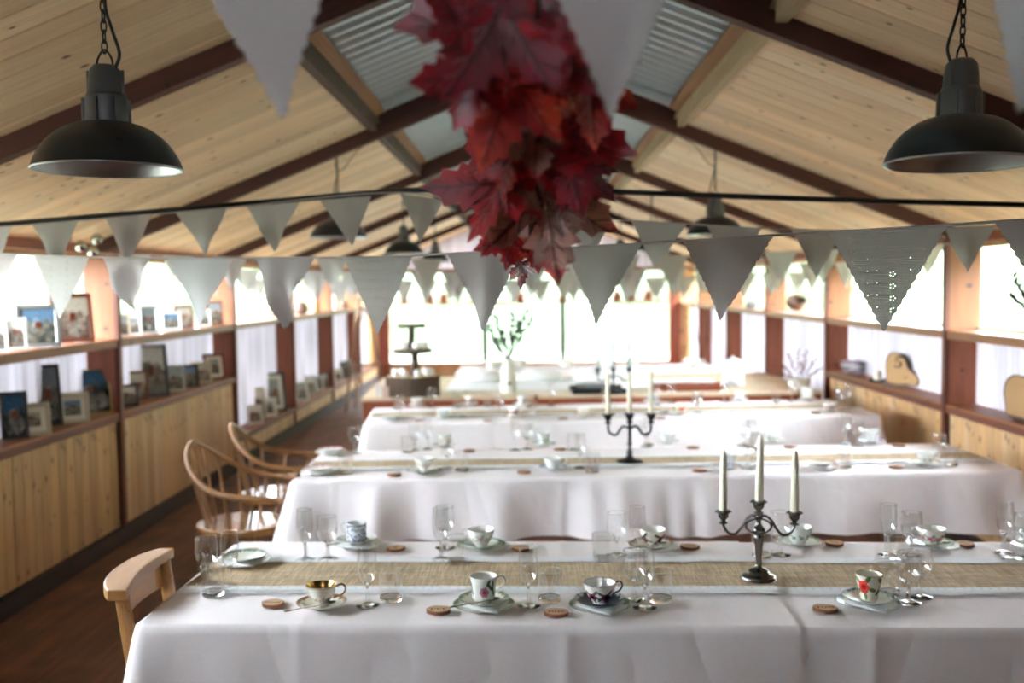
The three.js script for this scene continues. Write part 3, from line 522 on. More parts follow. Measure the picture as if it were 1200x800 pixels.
crossString('farthest string of pale flags hung behind the counter', -11.3, -2.6, 2.6, 1.76, 0.08, 20, 0.2, 12);
{ // blurred flags close to the lens
  const on = (x, y) => onZ(x, y, -0.95), top = -110;
  const fl = [[185, 415, 328, 135, 1], [606, 828, 716, 141, 1], [1140, 1360, 1196, 132, 4]];
  bunting('blurred near string of grey linen flags with maple leaves beside it', [-60, 200, 600, 1000, 1400].map((x) => on(x, top - 4)), fl.map(([a, b, tx, ty, mat]) => ({ a: on(a, top), b: on(b, top), tip: on(tx, ty), mat, amp: 0.012 })), undefined, true);
}

// ---------------------------------------------------------------- maple leaf garland
function leafTex(edge, mid, vein, seed, bronze) {
  return canvasTex(256, 256, (g, w, h) => {
    const R = rng(seed);
    g.fillStyle = edge; g.fillRect(0, 0, w, h);
    for (let i = 0; i < 90; i++) { const a = R() * 6.28, r = Math.pow(R(), 1.3) * 92, s = 10 + 24 * R(); g.globalAlpha = 0.25; g.fillStyle = mid; g.beginPath(); g.ellipse(128 + r * Math.cos(a) * 0.9, 138 + r * Math.sin(a), s, s * 0.5, a, 0, 7); g.fill(); }
    if (bronze) { g.globalAlpha = 0.9; g.fillStyle = mid; g.beginPath(); g.ellipse(128, 150, 84, 92, 0, 0, 7); g.fill(); for (let i = 0; i < 60; i++) { const a = R() * 6.28; g.globalAlpha = 0.35; g.fillStyle = R() < 0.5 ? mid : edge; g.beginPath(); g.ellipse(128 + 84 * Math.cos(a), 150 + 92 * Math.sin(a), 16 * R() + 5, 8, a, 0, 7); g.fill(); } }
    for (let i = 0; i < 500; i++) { g.globalAlpha = 0.10; g.fillStyle = R() < 0.5 ? '#000' : '#fff'; g.fillRect(R() * w, R() * h, 2, 2); }
    g.globalAlpha = 0.8; g.strokeStyle = vein;
    for (const a of [-PI / 2, -PI / 2 - 0.85, -PI / 2 + 0.85, -PI / 2 - 1.75, -PI / 2 + 1.75]) {
      g.lineWidth = 3; g.beginPath(); g.moveTo(128, 186); g.lineTo(128 + 130 * Math.cos(a), 186 + 150 * Math.sin(a)); g.stroke(); g.lineWidth = 1.4;
      for (let k = 1; k < 6; k++) for (const s of [-0.65, 0.65]) { const x = 128 + 24 * k * Math.cos(a), y = 186 + 27 * k * Math.sin(a), l = 30 - 3 * k; g.beginPath(); g.moveTo(x, y); g.lineTo(x + l * Math.cos(a + s), y + l * Math.sin(a + s)); g.stroke(); }
    }
  });
}
function leafBump(seed) {
  return canvasTex(256, 256, (g, w, h) => {
    g.fillStyle = '#999'; g.fillRect(0, 0, w, h); g.strokeStyle = '#222'; g.lineCap = 'round';
    for (const a of [-PI / 2, -PI / 2 - 0.85, -PI / 2 + 0.85, -PI / 2 - 1.75, -PI / 2 + 1.75]) {
      g.lineWidth = 6; g.beginPath(); g.moveTo(128, 186); g.lineTo(128 + 130 * Math.cos(a), 186 + 150 * Math.sin(a)); g.stroke(); g.lineWidth = 3;
      for (let k = 1; k < 6; k++) for (const s of [-0.65, 0.65]) { const x = 128 + 24 * k * Math.cos(a), y = 186 + 27 * k * Math.sin(a), l = 30 - 3 * k; g.beginPath(); g.moveTo(x, y); g.lineTo(x + l * Math.cos(a + s), y + l * Math.sin(a + s)); g.stroke(); }
    }
  }, false);
}
const LB = leafBump(1);
const leafMats = [['#b01c2c', '#7e2628', '#4c181c'], ['#d02832', '#a0282f', '#621e22'], ['#c23a42', '#b49080', '#503830'], ['#962432', '#784640', '#402020'], ['#e04a2a', '#ac2c2c', '#6c221e']].map((c, i) => phys({ map: leafTex(...c, i + 3, i === 2), bumpMap: LB, bumpScale: 0.004, roughness: 0.5, transmission: 0.4, thickness: 0, clearcoat: 0.4, clearcoatRoughness: 0.3 }));
function leafGeo(seed, curl) {
  // outline of a maple leaf in polar form round its base, five toothed lobes
  const R = rng(seed), lobes = [[-1.95, 0.55], [-0.95, 0.85], [0, 1.0], [0.95, 0.85], [1.95, 0.55]], pts = [];
  for (let k = 0; k < 5; k++) {
    const [a, l] = lobes[k], wdt = 0.3 * l, tip = l * (0.95 + 0.1 * R());
    const L = (d, s) => [Math.sin(a) * d + Math.cos(a) * s, Math.cos(a) * d - Math.sin(a) * s];
    if (k === 0) pts.push([-0.04, -0.1]);
    for (const [d, s] of [[0.38, -0.16 * l], [0.56, -wdt], [0.6, -wdt * 0.62], [0.76, -wdt * 0.72], [0.79, -wdt * 0.4], [1, 0], [0.79, wdt * 0.4], [0.76, wdt * 0.72], [0.6, wdt * 0.62], [0.56, wdt], [0.38, 0.16 * l]]) pts.push(L(d * tip, s));
    if (k === 4) pts.push([0.04, -0.1]);
  }
  const rings = 6, pos = [], uv = [], idx = [], n = pts.length, cy = 0.12;
  for (let j = 0; j <= rings; j++) for (let i = 0; i < n; i++) {
    const t = j / rings, x = pts[i][0] * t, y = lerp(cy, pts[i][1], t), a = Math.atan2(x, y - cy), r = Math.hypot(x, y - cy);
    const fold = 0.1 * r * Math.cos(a * 3.7) + curl * r * r + 0.06 * r * Math.sin(a * 2 + seed);
    pos.push(x, y, fold); uv.push(0.5 + x * 0.5, 0.27 + y * 0.62);
  }
  for (let j = 0; j < rings; j++) for (let i = 0; i < n; i++) { const a = j * n + i, b = j * n + (i + 1) % n, c = a + n, d = b + n; idx.push(a, c, d, a, d, b); }
  const g = new THREE.BufferGeometry(); g.setAttribute('position', new THREE.Float32BufferAttribute(pos, 3)); g.setAttribute('uv', new THREE.Float32BufferAttribute(uv, 2)); g.setIndex(idx); g.computeVertexNormals(); return g;
}
{
  const vinePx = [[632, -40, 0.62], [630, 40, 0.75], [636, 100, 0.9], [634, 150, 1.02], [622, 195, 1.15], [634, 240, 1.3], [632, 280, 1.5], [628, 292, 1.9], [624, 292, 2.3]];
  const pd = (px, py, d) => onZ(px, py, -d), deep = (d) => (d < 1.4 ? 1.0 + (d - 0.7) * 0.6 : d);
  const O = pd(632, -40, 0.62), t = thing('maple_leaf_garland', 'garland of dark red and bronze maple leaves hanging down the middle', 'garland', O);
  const pts = [V(0.02, 2.95, 0.35), V(0.03, 2.35, -0.45), ...vinePx.map(([a, b, d]) => pd(a, b, deep(d)))];
  part('vine', tube(pts.map((p) => p.clone().sub(O)), 0.0035, 120, 6), std({ color: rgb(70, 44, 34), roughness: 0.8 }), t, 'brown stem');
  const geos = [0, 1, 2, 3, 4, 5].map((i) => leafGeo(i * 5 + 2, [0.12, -0.15, 0.22, -0.08, 0.3, -0.25][i]));
  // [px, py of the leaf's middle, distance, size px, turn of the tip (0 = up, clockwise), tilt, yaw, material, geometry]
  const L = [[562, 60, 0.72, 172, 205, 0.2, 0.15, 3, 0], [585, 135, 0.86, 128, 200, -0.35, 0.2, 4, 1], [528, 92, 0.82, 100, 262, 0.2, -0.3, 0, 2], [520, 12, 0.7, 84, 300, 0.3, 0.4, 0, 4], [606, 20, 0.74, 90, 340, 0.4, -0.3, 3, 3],
    [686, 82, 0.84, 118, 160, 0.2, -0.4, 3, 2], [668, 26, 0.74, 92, 40, -0.5, 0.2, 1, 5], [735, 2, 0.72, 80, 95, 0.2, 0, 1, 0], [694, 128, 0.95, 86, 175, -0.2, 0.5, 4, 1],
    [600, 168, 1.05, 92, 238, 0.3, 0.3, 2, 0], [578, 190, 1.1, 74, 252, -0.3, 0.2, 1, 3], [556, 218, 1.22, 112, 268, -0.5, 0.1, 1, 2], [668, 198, 1.12, 128, 165, 0.1, 0.1, 0, 0], [646, 172, 1.08, 80, 25, 0.3, 0.1, 1, 1],
    [692, 212, 1.2, 84, 130, 0.4, -0.5, 3, 5], [645, 272, 1.34, 128, 174, 0.02, -0.05, 2, 0], [594, 256, 1.38, 96, 205, -0.2, 0.4, 2, 2], [583, 284, 1.5, 56, 250, 0.3, 0.2, 1, 1], [672, 250, 1.32, 62, 120, 0.4, 0.3, 2, 4],
    [628, 300, 1.52, 46, 170, 0.3, -0.3, 4, 5], [611, 322, 1.85, 36, 185, 0.3, 0.8, 3, 3], [618, 232, 1.26, 64, 150, 0.5, -0.4, 2, 1], [640, 118, 0.96, 70, 185, 0.4, 0.4, 1, 2]];
  for (const [px, py, d0, s, turn, tilt, yaw, mi, gi] of L) {
    const d = deep(d0);
    const size = 0.92 * s * d / F, m = part('leaf', geos[gi], leafMats[mi], t, ['dark red maple leaf', 'bright red maple leaf', 'bronze maple leaf with red edges', 'deep maroon maple leaf', 'orange-red maple leaf'][mi]);
    const q = camera.quaternion.clone().multiply(new THREE.Quaternion().setFromEuler(new THREE.Euler(tilt, yaw, -turn * PI / 180, 'ZXY')));
    // shift so the middle of the blade sits at the pixel
    const mid = V(0, 0.42 * size, 0).applyQuaternion(q); m.quaternion.copy(q); m.scale.setScalar(size); m.position.copy(pd(px, py, d).sub(mid).sub(O));
  }
}
// ---------------------------------------------------------------- chairs
function windsor(label, x, z, turn) {
  const t = thing('windsor_armchair', label, 'chair', [x, 0, z], turn);  // faces +x
  const s = new THREE.Shape(), n = 40; for (let i = 0; i <= n; i++) { const a = i / n * 2 * PI, r = 0.215 + 0.012 * Math.cos(2 * a); const X = r * Math.cos(a) * 0.98, Z = r * Math.sin(a) * 1.04; i ? s.lineTo(X, Z) : s.moveTo(X, Z); }
  const seat = new THREE.ExtrudeGeometry(s, { depth: 0.022, bevelEnabled: true, bevelThickness: 0.008, bevelSize: 0.008, bevelSegments: 3, curveSegments: 4 }).rotateX(-PI / 2).translate(0, 0.428, 0);
  { const p = seat.attributes.position, u = seat.attributes.uv; for (let i = 0; i < p.count; i++) u.setXY(i, p.getZ(i) * 0.28 + 0.56, p.getX(i) / 2.2); }
  part('seat', seat, M.chairSeat, t, 'polished wooden seat');
  for (const [sx, sz] of [[1, 1], [1, -1], [-1, 1], [-1, -1]]) {
    const A = V(sx * 0.13, 0.43, sz * 0.13), B = V(sx * 0.2, 0, sz * 0.2), L = A.distanceTo(B);
    const g = lathe([[0, 0], [0.012, 0], [0.014, 0.1], [0.02, 0.2], [0.013, 0.24], [0.019, 0.27], [0.016, 0.36], [0.014, L], [0, L]], 12).applyQuaternion(new THREE.Quaternion().setFromUnitVectors(V(0, 1, 0), A.clone().sub(B).normalize())).translate(B.x, B.y, B.z);
    part('leg', g, M.chairWood, t);
  }
  for (const sz of [1, -1]) part('stretcher', rod([0.172, 0.17, sz * 0.172], [-0.172, 0.17, sz * 0.172], 0.009), M.chairWood, t);
  part('stretcher', rod([0, 0.17, 0.172], [0, 0.17, -0.172], 0.009), M.chairWood, t);
  const half = [[0.27, 0.62, 0.235], [0.2, 0.63, 0.262], [0.08, 0.64, 0.27], [-0.06, 0.67, 0.255], [-0.17, 0.74, 0.2], [-0.235, 0.82, 0.11], [-0.255, 0.86, 0]];
  const pts = [...half, ...half.slice(0, -1).reverse().map(([a, b, c]) => [a, b, -c])].map((p) => V(...p)), curve = new THREE.CatmullRomCurve3(pts);
  part('hoop', new THREE.TubeGeometry(curve, 80, 0.016, 10), M.chairWood, t, 'bent wooden hoop forming back and arms');
  for (const e of [pts[0], pts[pts.length - 1]]) part('arm_end', new THREE.SphereGeometry(0.021, 12, 8).scale(1.4, 0.8, 1).translate(e.x, e.y, e.z), M.chairWood, t);
  for (const u of [0.1, 0.2, 0.29, 0.37, 0.44, 0.5, 0.56, 0.63, 0.71, 0.8, 0.9]) { const p = curve.getPoint(u), a = Math.atan2(p.z, p.x), r = 0.185; part('spindle', rod([r * Math.cos(a) * 0.95, 0.45, r * Math.sin(a)], p, 0.0085, 0.007), M.chairWood, t); }
  return t;
}

windsor('bow-back wooden armchair at the end of the middle table, nearer the small wooden chair', -1.47, -5.0, -0.12);
windsor('bow-back wooden armchair behind its twin, beside the middle table corner', -1.47, -5.72, 0.16);
{
  const t = thing('church_chair', 'plain wooden chair with thick curved top rail at the near table end', 'chair', [-1.06, 0, -2.86], 0.06);  // faces +x
  const curved = (yc, h, d0, d1, halfW, bow) => { // a rail bowed backwards, its section a rounded box
    const s = new THREE.Shape(), n = 20; for (let i = 0; i <= n; i++) { const q = i / n * 2 - 1, X = -bow * (1 - q * q) + d1 - 0.012 * Math.abs(q) ** 4; i ? s.lineTo(X, q * halfW) : s.moveTo(X, q * halfW); }
    for (let i = n; i >= 0; i--) { const q = i / n * 2 - 1; s.lineTo(-bow * (1 - q * q) + d0 + 0.02 * Math.abs(q) ** 4, q * halfW); } s.closePath();
    const g = new THREE.ExtrudeGeometry(s, { depth: h, bevelEnabled: true, bevelThickness: 0.004, bevelSize: 0.004, bevelSegments: 2 }).rotateX(-PI / 2).translate(0, yc - h / 2, 0);
    const p = g.attributes.position, u = g.attributes.uv; for (let i = 0; i < p.count; i++) u.setXY(i, 0.3 + p.getX(i) * 0.4 + p.getY(i) * 0.2, p.getZ(i) / 2.2); return g;
  };
  part('top_rail', curved(0.815, 0.022, -0.12, -0.045, 0.215, 0.035), M.churchWood, t, 'thick curved top rail');
  part('back_slat', curved(0.76, 0.07, -0.085, -0.067, 0.195, 0.032), M.churchWood, t);
  for (const s of [-1, 1]) { part('back_post', merge([rod([-0.075, 0.805, s * 0.185], [-0.03, 0.44, s * 0.18], 0.02, 0.02, 8), rod([-0.03, 0.44, s * 0.18], [-0.07, 0, s * 0.18], 0.02, 0.018, 8)]), M.churchWood, t); part('front_leg', rod([0.3, 0.43, s * 0.18], [0.31, 0, s * 0.18], 0.02, 0.018, 8), M.churchWood, t); part('seat_rail', wb(0.34, 0.05, 0.022, 0.135, 0.41, s * 0.185), M.churchWood, t); }
  part('seat', wb(0.38, 0.018, 0.4, 0.13, 0.445, 0, 0.006), M.churchWood, t);
  part('stretcher', rod([0.3, 0.2, 0], [-0.05, 0.2, 0], 0.01), M.churchWood, t);
  part('book_box', wb(0.05, 0.2, 0.34, -0.075, 0.42, 0, 0.004), M.churchDark, t, 'dark wooden book box behind the back legs');
}
// ---------------------------------------------------------------- tableware
const PROTO = {};
function hide(o) { scene.remove(o); return o; }
// profiles: outside from the foot up, then inside down
function hollow(outer, wall, floorY, n = 16) {
  const o = splinePts(outer, n), rim = o[o.length - 1], inn = o.map(([r, y]) => [Math.max(0.0005, r - wall), y]).filter(([, y]) => y > floorY + 0.002).reverse();
  return [...o, [rim[0] - wall * 0.5, rim[1] + wall * 0.4], ...inn, [0.0005, floorY]];
}
const ring = (r, y, t) => new THREE.TorusGeometry(r, t, 6, 40).rotateX(PI / 2).translate(0, y, 0);
const glassGeo = {                                             // thin bowl, solid stem, foot and rolled rim
  flute: [['bowl', lathe(hollow([[0.004, 0.062], [0.012, 0.066], [0.021, 0.08], [0.0265, 0.105], [0.0268, 0.13], [0.0245, 0.166]], 0.0012, 0.066, 22), 40), M.glass], ['stem', lathe([[0.006, 0.009], [0.0045, 0.03], [0.0042, 0.055], [0.0075, 0.0645], [0.0005, 0.065]], 20), M.thickGlass], ['foot', lathe([[0.0005, 0], [0.032, 0], [0.0325, 0.002], [0.02, 0.0045], [0.007, 0.009], [0.0005, 0.0092]], 40), M.thickGlass], ['rim', ring(0.0239, 0.1663, 0.0009), M.thickGlass]],
  goblet: [['bowl', lathe(hollow([[0.005, 0.055], [0.018, 0.06], [0.029, 0.075], [0.0335, 0.095], [0.033, 0.115], [0.0305, 0.14]], 0.0013, 0.06, 22), 40), M.glass], ['stem', lathe([[0.007, 0.009], [0.005, 0.026], [0.0048, 0.048], [0.009, 0.0585], [0.0005, 0.059]], 20), M.thickGlass], ['foot', lathe([[0.0005, 0], [0.033, 0], [0.0335, 0.002], [0.02, 0.0045], [0.008, 0.009], [0.0005, 0.0092]], 40), M.thickGlass], ['rim', ring(0.0299, 0.1403, 0.0009), M.thickGlass]],
  tumbler: [['wall', lathe([[0.0318, 0.0125], [0.0352, 0.086], [0.0345, 0.0868], [0.0338, 0.086], [0.0304, 0.0127]], 40), M.glass], ['base', lathe([[0.0005, 0], [0.029, 0], [0.0312, 0.002], [0.0318, 0.012], [0.027, 0.0122], [0.0005, 0.0105]], 40), M.thickGlass], ['rim', ring(0.0345, 0.0866, 0.0009), M.thickGlass]],
};
function glass(kind, label, pos, group, turn = 0) { const o = thing({ flute: 'champagne_flute', goblet: 'wine_glass', tumbler: 'tumbler' }[kind], label, 'glass', pos, turn, group); for (const [n, g, m] of glassGeo[kind]) part(n, g, m, o); return o; }

const cupProfiles = {
  flared: [[0.019, 0.0], [0.02, 0.006], [0.018, 0.01], [0.024, 0.016], [0.034, 0.03], [0.038, 0.045], [0.044, 0.06]],
  straight: [[0.019, 0.0], [0.021, 0.004], [0.028, 0.009], [0.0305, 0.022], [0.032, 0.045], [0.037, 0.07]],
  bowl: [[0.02, 0.0], [0.021, 0.006], [0.027, 0.012], [0.036, 0.028], [0.041, 0.042], [0.045, 0.056]],
  conical: [[0.02, 0.0], [0.022, 0.005], [0.024, 0.015], [0.029, 0.04], [0.036, 0.072]],
  mug: [[0.026, 0.0], [0.03, 0.004], [0.0325, 0.012], [0.0335, 0.04], [0.034, 0.064]],
};
function flower(g, x, y, r, petals, core, leaf) {
  g.save(); g.translate(x, y); g.scale(1.7, 1.15); x = 0; y = 0;
  if (leaf) { g.fillStyle = leaf; for (const a of [0.3, 1.4, 2.5, 3.9, 5.2]) { g.beginPath(); g.ellipse(x + r * 1.6 * Math.cos(a), y + r * 1.5 * Math.sin(a), r * 0.8, r * 0.35, a, 0, 7); g.fill(); } }
  for (let k = 0; k < 6; k++) { g.fillStyle = petals; g.beginPath(); g.ellipse(x + r * 0.55 * Math.cos(k), y + r * 0.55 * Math.sin(k), r * 0.62, r * 0.5, k, 0, 7); g.fill(); }
  g.fillStyle = core; g.beginPath(); g.arc(x, y, r * 0.45, 0, 7); g.fill(); g.restore();
}
const W_ = 512, H_ = 256;
const wrap = (g, x, f) => { for (const d of [-W_, 0, W_]) f(x + d); };
const cupDesigns = {
  gilt: { base: '#f1ece0', draw: (g) => { g.fillStyle = '#c9b48a'; g.fillRect(0, 128, W_, 6); for (let x = 0; x < W_; x += 46) { flower(g, x + 10, 190 + (x % 3) * 8, 7, '#d8a8a0', '#b86a60', '#8fa07a'); } } },
  pinkrose: { base: '#f4f1e8', draw: (g) => { for (const x of [0, 170, 340]) wrap(g, x, (q) => { flower(g, q - 12, 188, 17, '#d98aa0', '#c05878'); g.fillStyle = '#4e6a48'; for (const [dx, dy, a] of [[16, -26, 0.6], [34, -34, 1.2], [30, -12, 0.2], [40, 4, 1.0], [10, -40, 2.2]]) { g.beginPath(); g.ellipse(q + dx * 1.5, 188 + dy, 19, 8, a, 0, 7); g.fill(); } }); } },
  maroon: { base: '#f4efe8', draw: (g) => { for (const x of [0, 150, 300, 420]) wrap(g, x, (q) => flower(g, q + 8, 196, 18, '#6e2a44', '#4a1430', '#5a6a58')); } },
  redrose: { base: '#f2edd8', draw: (g) => { for (const x of [8, 190, 350]) wrap(g, x, (q) => flower(g, q, 178, 24, '#cf3f34', '#9c2420', '#6b8250')); } },
  willow: { base: '#eeeeea', draw: (g) => { const R = rng(4); g.fillStyle = '#3a5288'; for (let i = 0; i < 260; i++) { g.globalAlpha = 0.85; const x = R() * W_, y = 142 + R() * 90; g.fillRect(x, y, 4 + R() * 14, 3 + R() * 6); } g.globalAlpha = 1; g.fillRect(0, 136, W_, 5); g.fillRect(0, 232, W_, 6); } },
  palefloral: { base: '#f3f1ea', draw: (g) => { for (let x = 0; x < W_; x += 70) wrap(g, x, (q) => flower(g, q, 180 + (x % 4) * 6, 11, '#e2b8b4', '#cf8f92', '#a9b89a')); } },
  burgundy: { base: '#f1ece2', draw: (g) => { for (const x of [0, 180, 340]) wrap(g, x, (q) => flower(g, q, 188, 22, '#6a1c34', '#401020', '#4c5f48')); } },
  greenleaf: { base: '#f2f2ec', draw: (g) => { g.fillStyle = '#5f7d58'; for (let x = 0; x < W_; x += 64) wrap(g, x, (q) => { for (const a of [0.3, 1.2, 2.2, 3.5]) { g.beginPath(); g.ellipse(q + 14 * Math.cos(a), 186 + 16 * Math.sin(a), 12, 5, a, 0, 7); g.fill(); } }); } },
  rosegarland: { base: '#f3efe6', draw: (g) => { for (let x = 0; x < W_; x += 58) wrap(g, x, (q) => flower(g, q, 184 + (x % 3) * 5, 13, '#c9707c', '#a04858', '#5f7d58')); } },
  plain: { base: '#f3f2ee', draw: () => {} },
};
const designMat = {};
for (const [k, d] of Object.entries(cupDesigns)) designMat[k] = phys({ map: canvasTex(W_, H_, (g) => { g.fillStyle = d.base; g.fillRect(0, 0, W_, H_); d.draw(g); }), roughness: 0.12, clearcoat: 0.5, clearcoatRoughness: 0.06 });
const cupCache = {};
function cupGeo(kind) { // outer half of the profile covers v 0 to 0.5
  if (!cupCache[kind]) { const o = new THREE.SplineCurve(cupProfiles[kind].map(([a, b]) => new THREE.Vector2(a, b))).getSpacedPoints(20).map((q) => [q.x, q.y]), w = 0.0022, inn = o.filter(([, y]) => y > 0.008).map(([r, y]) => [Math.max(0.0005, r - w), y]).reverse(); const inner = [[o[20][0] - w / 2, o[20][1] + 0.0008], ...inn, [0.0005, 0.0075]]; while (inner.length < 21) inner.splice(2, 0, [(inner[1][0] + inner[2][0]) / 2, (inner[1][1] + inner[2][1]) / 2]); cupCache[kind] = { body: lathe([[0.0005, 0.001], ...o, ...inner], 40), top: o[20], mid: o[10] }; }
  return cupCache[kind];
}
function teacup(label, pos, kind, design, o = {}) {
  const t = thing('teacup', label, 'teacup', pos, o.turn ?? 0, o.group), c = cupGeo(kind), h = c.top[1];
  part('bowl', c.body, designMat[design], t);
  const rx = c.mid[0] + 0.004, pts = [[c.top[0] - 0.003, h * 0.86, 0], [c.top[0] + 0.012, h * 0.95, 0], [c.top[0] + 0.022, h * 0.78, 0], [c.top[0] + 0.016, h * 0.52, 0], [rx - 0.005, h * 0.34, 0]];
  part('handle', tube(pts, 0.0026, 20, 8), o.handle ?? designMat[design], t, o.handle === M.navy ? 'dark blue handle' : undefined);
  if (o.gold) part('gilt_lining', lathe(splinePts(cupProfiles[kind], 16).filter(([, y]) => y > 0.012).map(([r, y]) => [r - 0.0026, y + 0.0002]), 36), M.gold, t, 'shiny gold inside');
  if (o.band) part('rim_band', new THREE.TorusGeometry(c.top[0] - 0.001, 0.0012, 6, 36).rotateX(PI / 2).translate(0, h, 0), o.band, t);
  if (o.inside) part('inside_flower', new THREE.SphereGeometry(0.012, 10, 6).scale(1.2, 0.5, 1).translate(-0.004, h * 0.45, -0.012), std({ color: rgb(96, 26, 48), roughness: 0.7 }), t, 'dark red painted flower inside');
  t.scale.setScalar(o.scale ?? 1); return t;
}
function plateTex(base, rim, motif, seed) { // u round, v from the middle (0) to the rim and under
  return canvasTex(512, 128, (g, w, h) => { g.fillStyle = base; g.fillRect(0, 0, w, h); const R = rng(seed); if (rim) { g.fillStyle = rim; g.fillRect(0, h * 0.5, w, h * 0.13); } if (motif) for (let x = 0; x < w; x += 40) { g.fillStyle = motif; for (let k = 0; k < 5; k++) { g.beginPath(); g.ellipse(x + R() * 34, h * (0.53 + 0.1 * R()), 9, 4, R() * 3, 0, 7); g.fill(); } } });
}
const saucerProfile = [[0.0005, 0.004], [0.02, 0.004], [0.024, 0.006], [0.04, 0.0085], [0.055, 0.013], [0.068, 0.0185], [0.0695, 0.019], [0.0685, 0.017], [0.055, 0.011], [0.036, 0.005], [0.027, 0.0005], [0.024, 0.0005], [0.0005, 0.002]];
const saucerGeo = lathe(saucerProfile, 48), plateGeo = lathe(saucerProfile.map(([r, y]) => [r * 1.22, y * 0.85]), 48);
const plateMats = {};
for (const [k, a] of Object.entries({ white: ['#f0eee8', null, null], apricot: ['#efe9dc', '#c98a6a', '#8a6a4a'], sage: ['#ecebe0', '#b9c4ae', '#7f9474'], navy: ['#1c2444', '#2a3560', '#d8d4c8'], teal: ['#e6e6dc', '#3c5a78', '#a4b8b0'], pinkrim: ['#f0eae4', '#d0a4a4', '#a86a70'], blue: ['#e6e9ee', '#8fa4c8', '#4a628f'], green: ['#eceee6', '#5f7d58', '#a8b89c'], brown: ['#eeeae0', '#7a5a48', '#b08a70'] }))
  plateMats[k] = phys({ map: plateTex(...a, k.length), roughness: 0.3, clearcoat: 0.1, clearcoatRoughness: 0.1 });
function saucer(label, pos, mat, group, plate) { const o = single(plate ? 'side_plate' : 'saucer', plate ? plateGeo : saucerGeo, plateMats[mat], label, plate ? 'plate' : 'saucer', group); o.position.copy(pos); return o; }
const spoonGeo = (() => { const bowl = new THREE.SphereGeometry(0.011, 12, 8, 0, 2 * PI, PI / 2, PI / 2).scale(1.5, 0.45, 1).translate(0.052, 0.006, 0), stem = tube([[0.038, 0.005, 0], [0.0, 0.004, 0], [-0.035, 0.006, 0], [-0.06, 0.004, 0]], 0.0018, 12, 6).scale(1, 0.7, 1), end = new THREE.SphereGeometry(0.006, 10, 6).scale(2, 0.25, 1).translate(-0.066, 0.004, 0); return merge([bowl, stem, end]); })();
function spoon(label, pos, turn, group) { const o = single('teaspoon', spoonGeo, M.silver, label, 'spoon', group); o.position.copy(pos); o.rotation.set(0, turn, 0.03); return o; }
function napkinGeo(seed) { const s = new THREE.Shape(); s.moveTo(-0.06, 0.02); s.lineTo(0.0, -0.085); s.lineTo(0.065, 0.015); s.lineTo(0.01, 0.075); s.closePath(); const g = new THREE.ExtrudeGeometry(s, { depth: 0.003, bevelEnabled: true, bevelThickness: 0.001, bevelSize: 0.001, bevelSegments: 1 }).rotateX(-PI / 2); return g; }
const napGeo = napkinGeo(1);
function napkin(label, pos, turn, group) { const o = single('folded_napkin', napGeo, M.whiteCloth, label, 'napkin', group); o.position.copy(pos); o.rotation.y = turn; return o; }
const sliceGeos = [1, 2, 3].map((k) => { const n = 26, s = new THREE.Shape(); for (let i = 0; i <= n; i++) { const a = i / n * 2 * PI, r = 0.031 * (1 + 0.06 * Math.sin(a * 2 + k) + 0.03 * Math.sin(a * 5 + k * 2)); i ? s.lineTo(r * Math.cos(a), r * Math.sin(a)) : s.moveTo(r * Math.cos(a), r * Math.sin(a)); } return s; });
const sliceBark = sliceGeos.map((s) => new THREE.ExtrudeGeometry(s, { depth: 0.0085, bevelEnabled: false }).rotateX(-PI / 2).translate(0, 0.0005, 0));
const sliceFace = sliceGeos.map((s) => { const g = new THREE.ShapeGeometry(s); const p = g.attributes.position, u = g.attributes.uv; for (let i = 0; i < p.count; i++) u.setXY(i, 0.5 + p.getX(i) / 0.07, 0.5 + p.getY(i) / 0.07); return g.scale(0.93, 0.93, 1).rotateX(-PI / 2).translate(0, 0.0096, 0); });
function sliceTex(text) { return canvasTex(128, 128, (g) => { g.fillStyle = '#c9a078'; g.fillRect(0, 0, 128, 128); g.strokeStyle = 'rgba(130,85,55,0.45)'; g.lineWidth = 1.5; for (let r = 8; r < 62; r += 7) { g.beginPath(); g.ellipse(64, 64, r, r * 0.96, 0.4, 0, 7); g.stroke(); } g.fillStyle = '#2e1a12'; g.font = 'bold 42px serif'; g.textAlign = 'center'; g.textBaseline = 'middle'; if (text) g.fillText(text, 64, 66); else { g.strokeStyle = '#2e1a12'; g.lineWidth = 5; g.beginPath(); g.moveTo(28, 70); for (let i = 0; i < 8; i++) g.lineTo(34 + i * 9, i % 2 ? 74 : 54); g.stroke(); } }); }
const sliceBarkMat = std({ color: rgb(132, 84, 60), roughness: 0.95 }), sliceMats = { '': std({ map: sliceTex(''), roughness: 0.85 }) };
function woodSlice(label, pos, text = '', group, k = 0) { sliceMats[text] ??= std({ map: sliceTex(text), roughness: 0.85 }); const t = thing('wooden_name_slice', label, 'name tag', pos, text ? 0 : k * 1.1, group); part('bark_edge', sliceBark[k % 3], sliceBarkMat, t, 'brown bark edge'); part('cut_face', sliceFace[k % 3], sliceMats[text], t, 'pale cut face with lettering'); return t; }

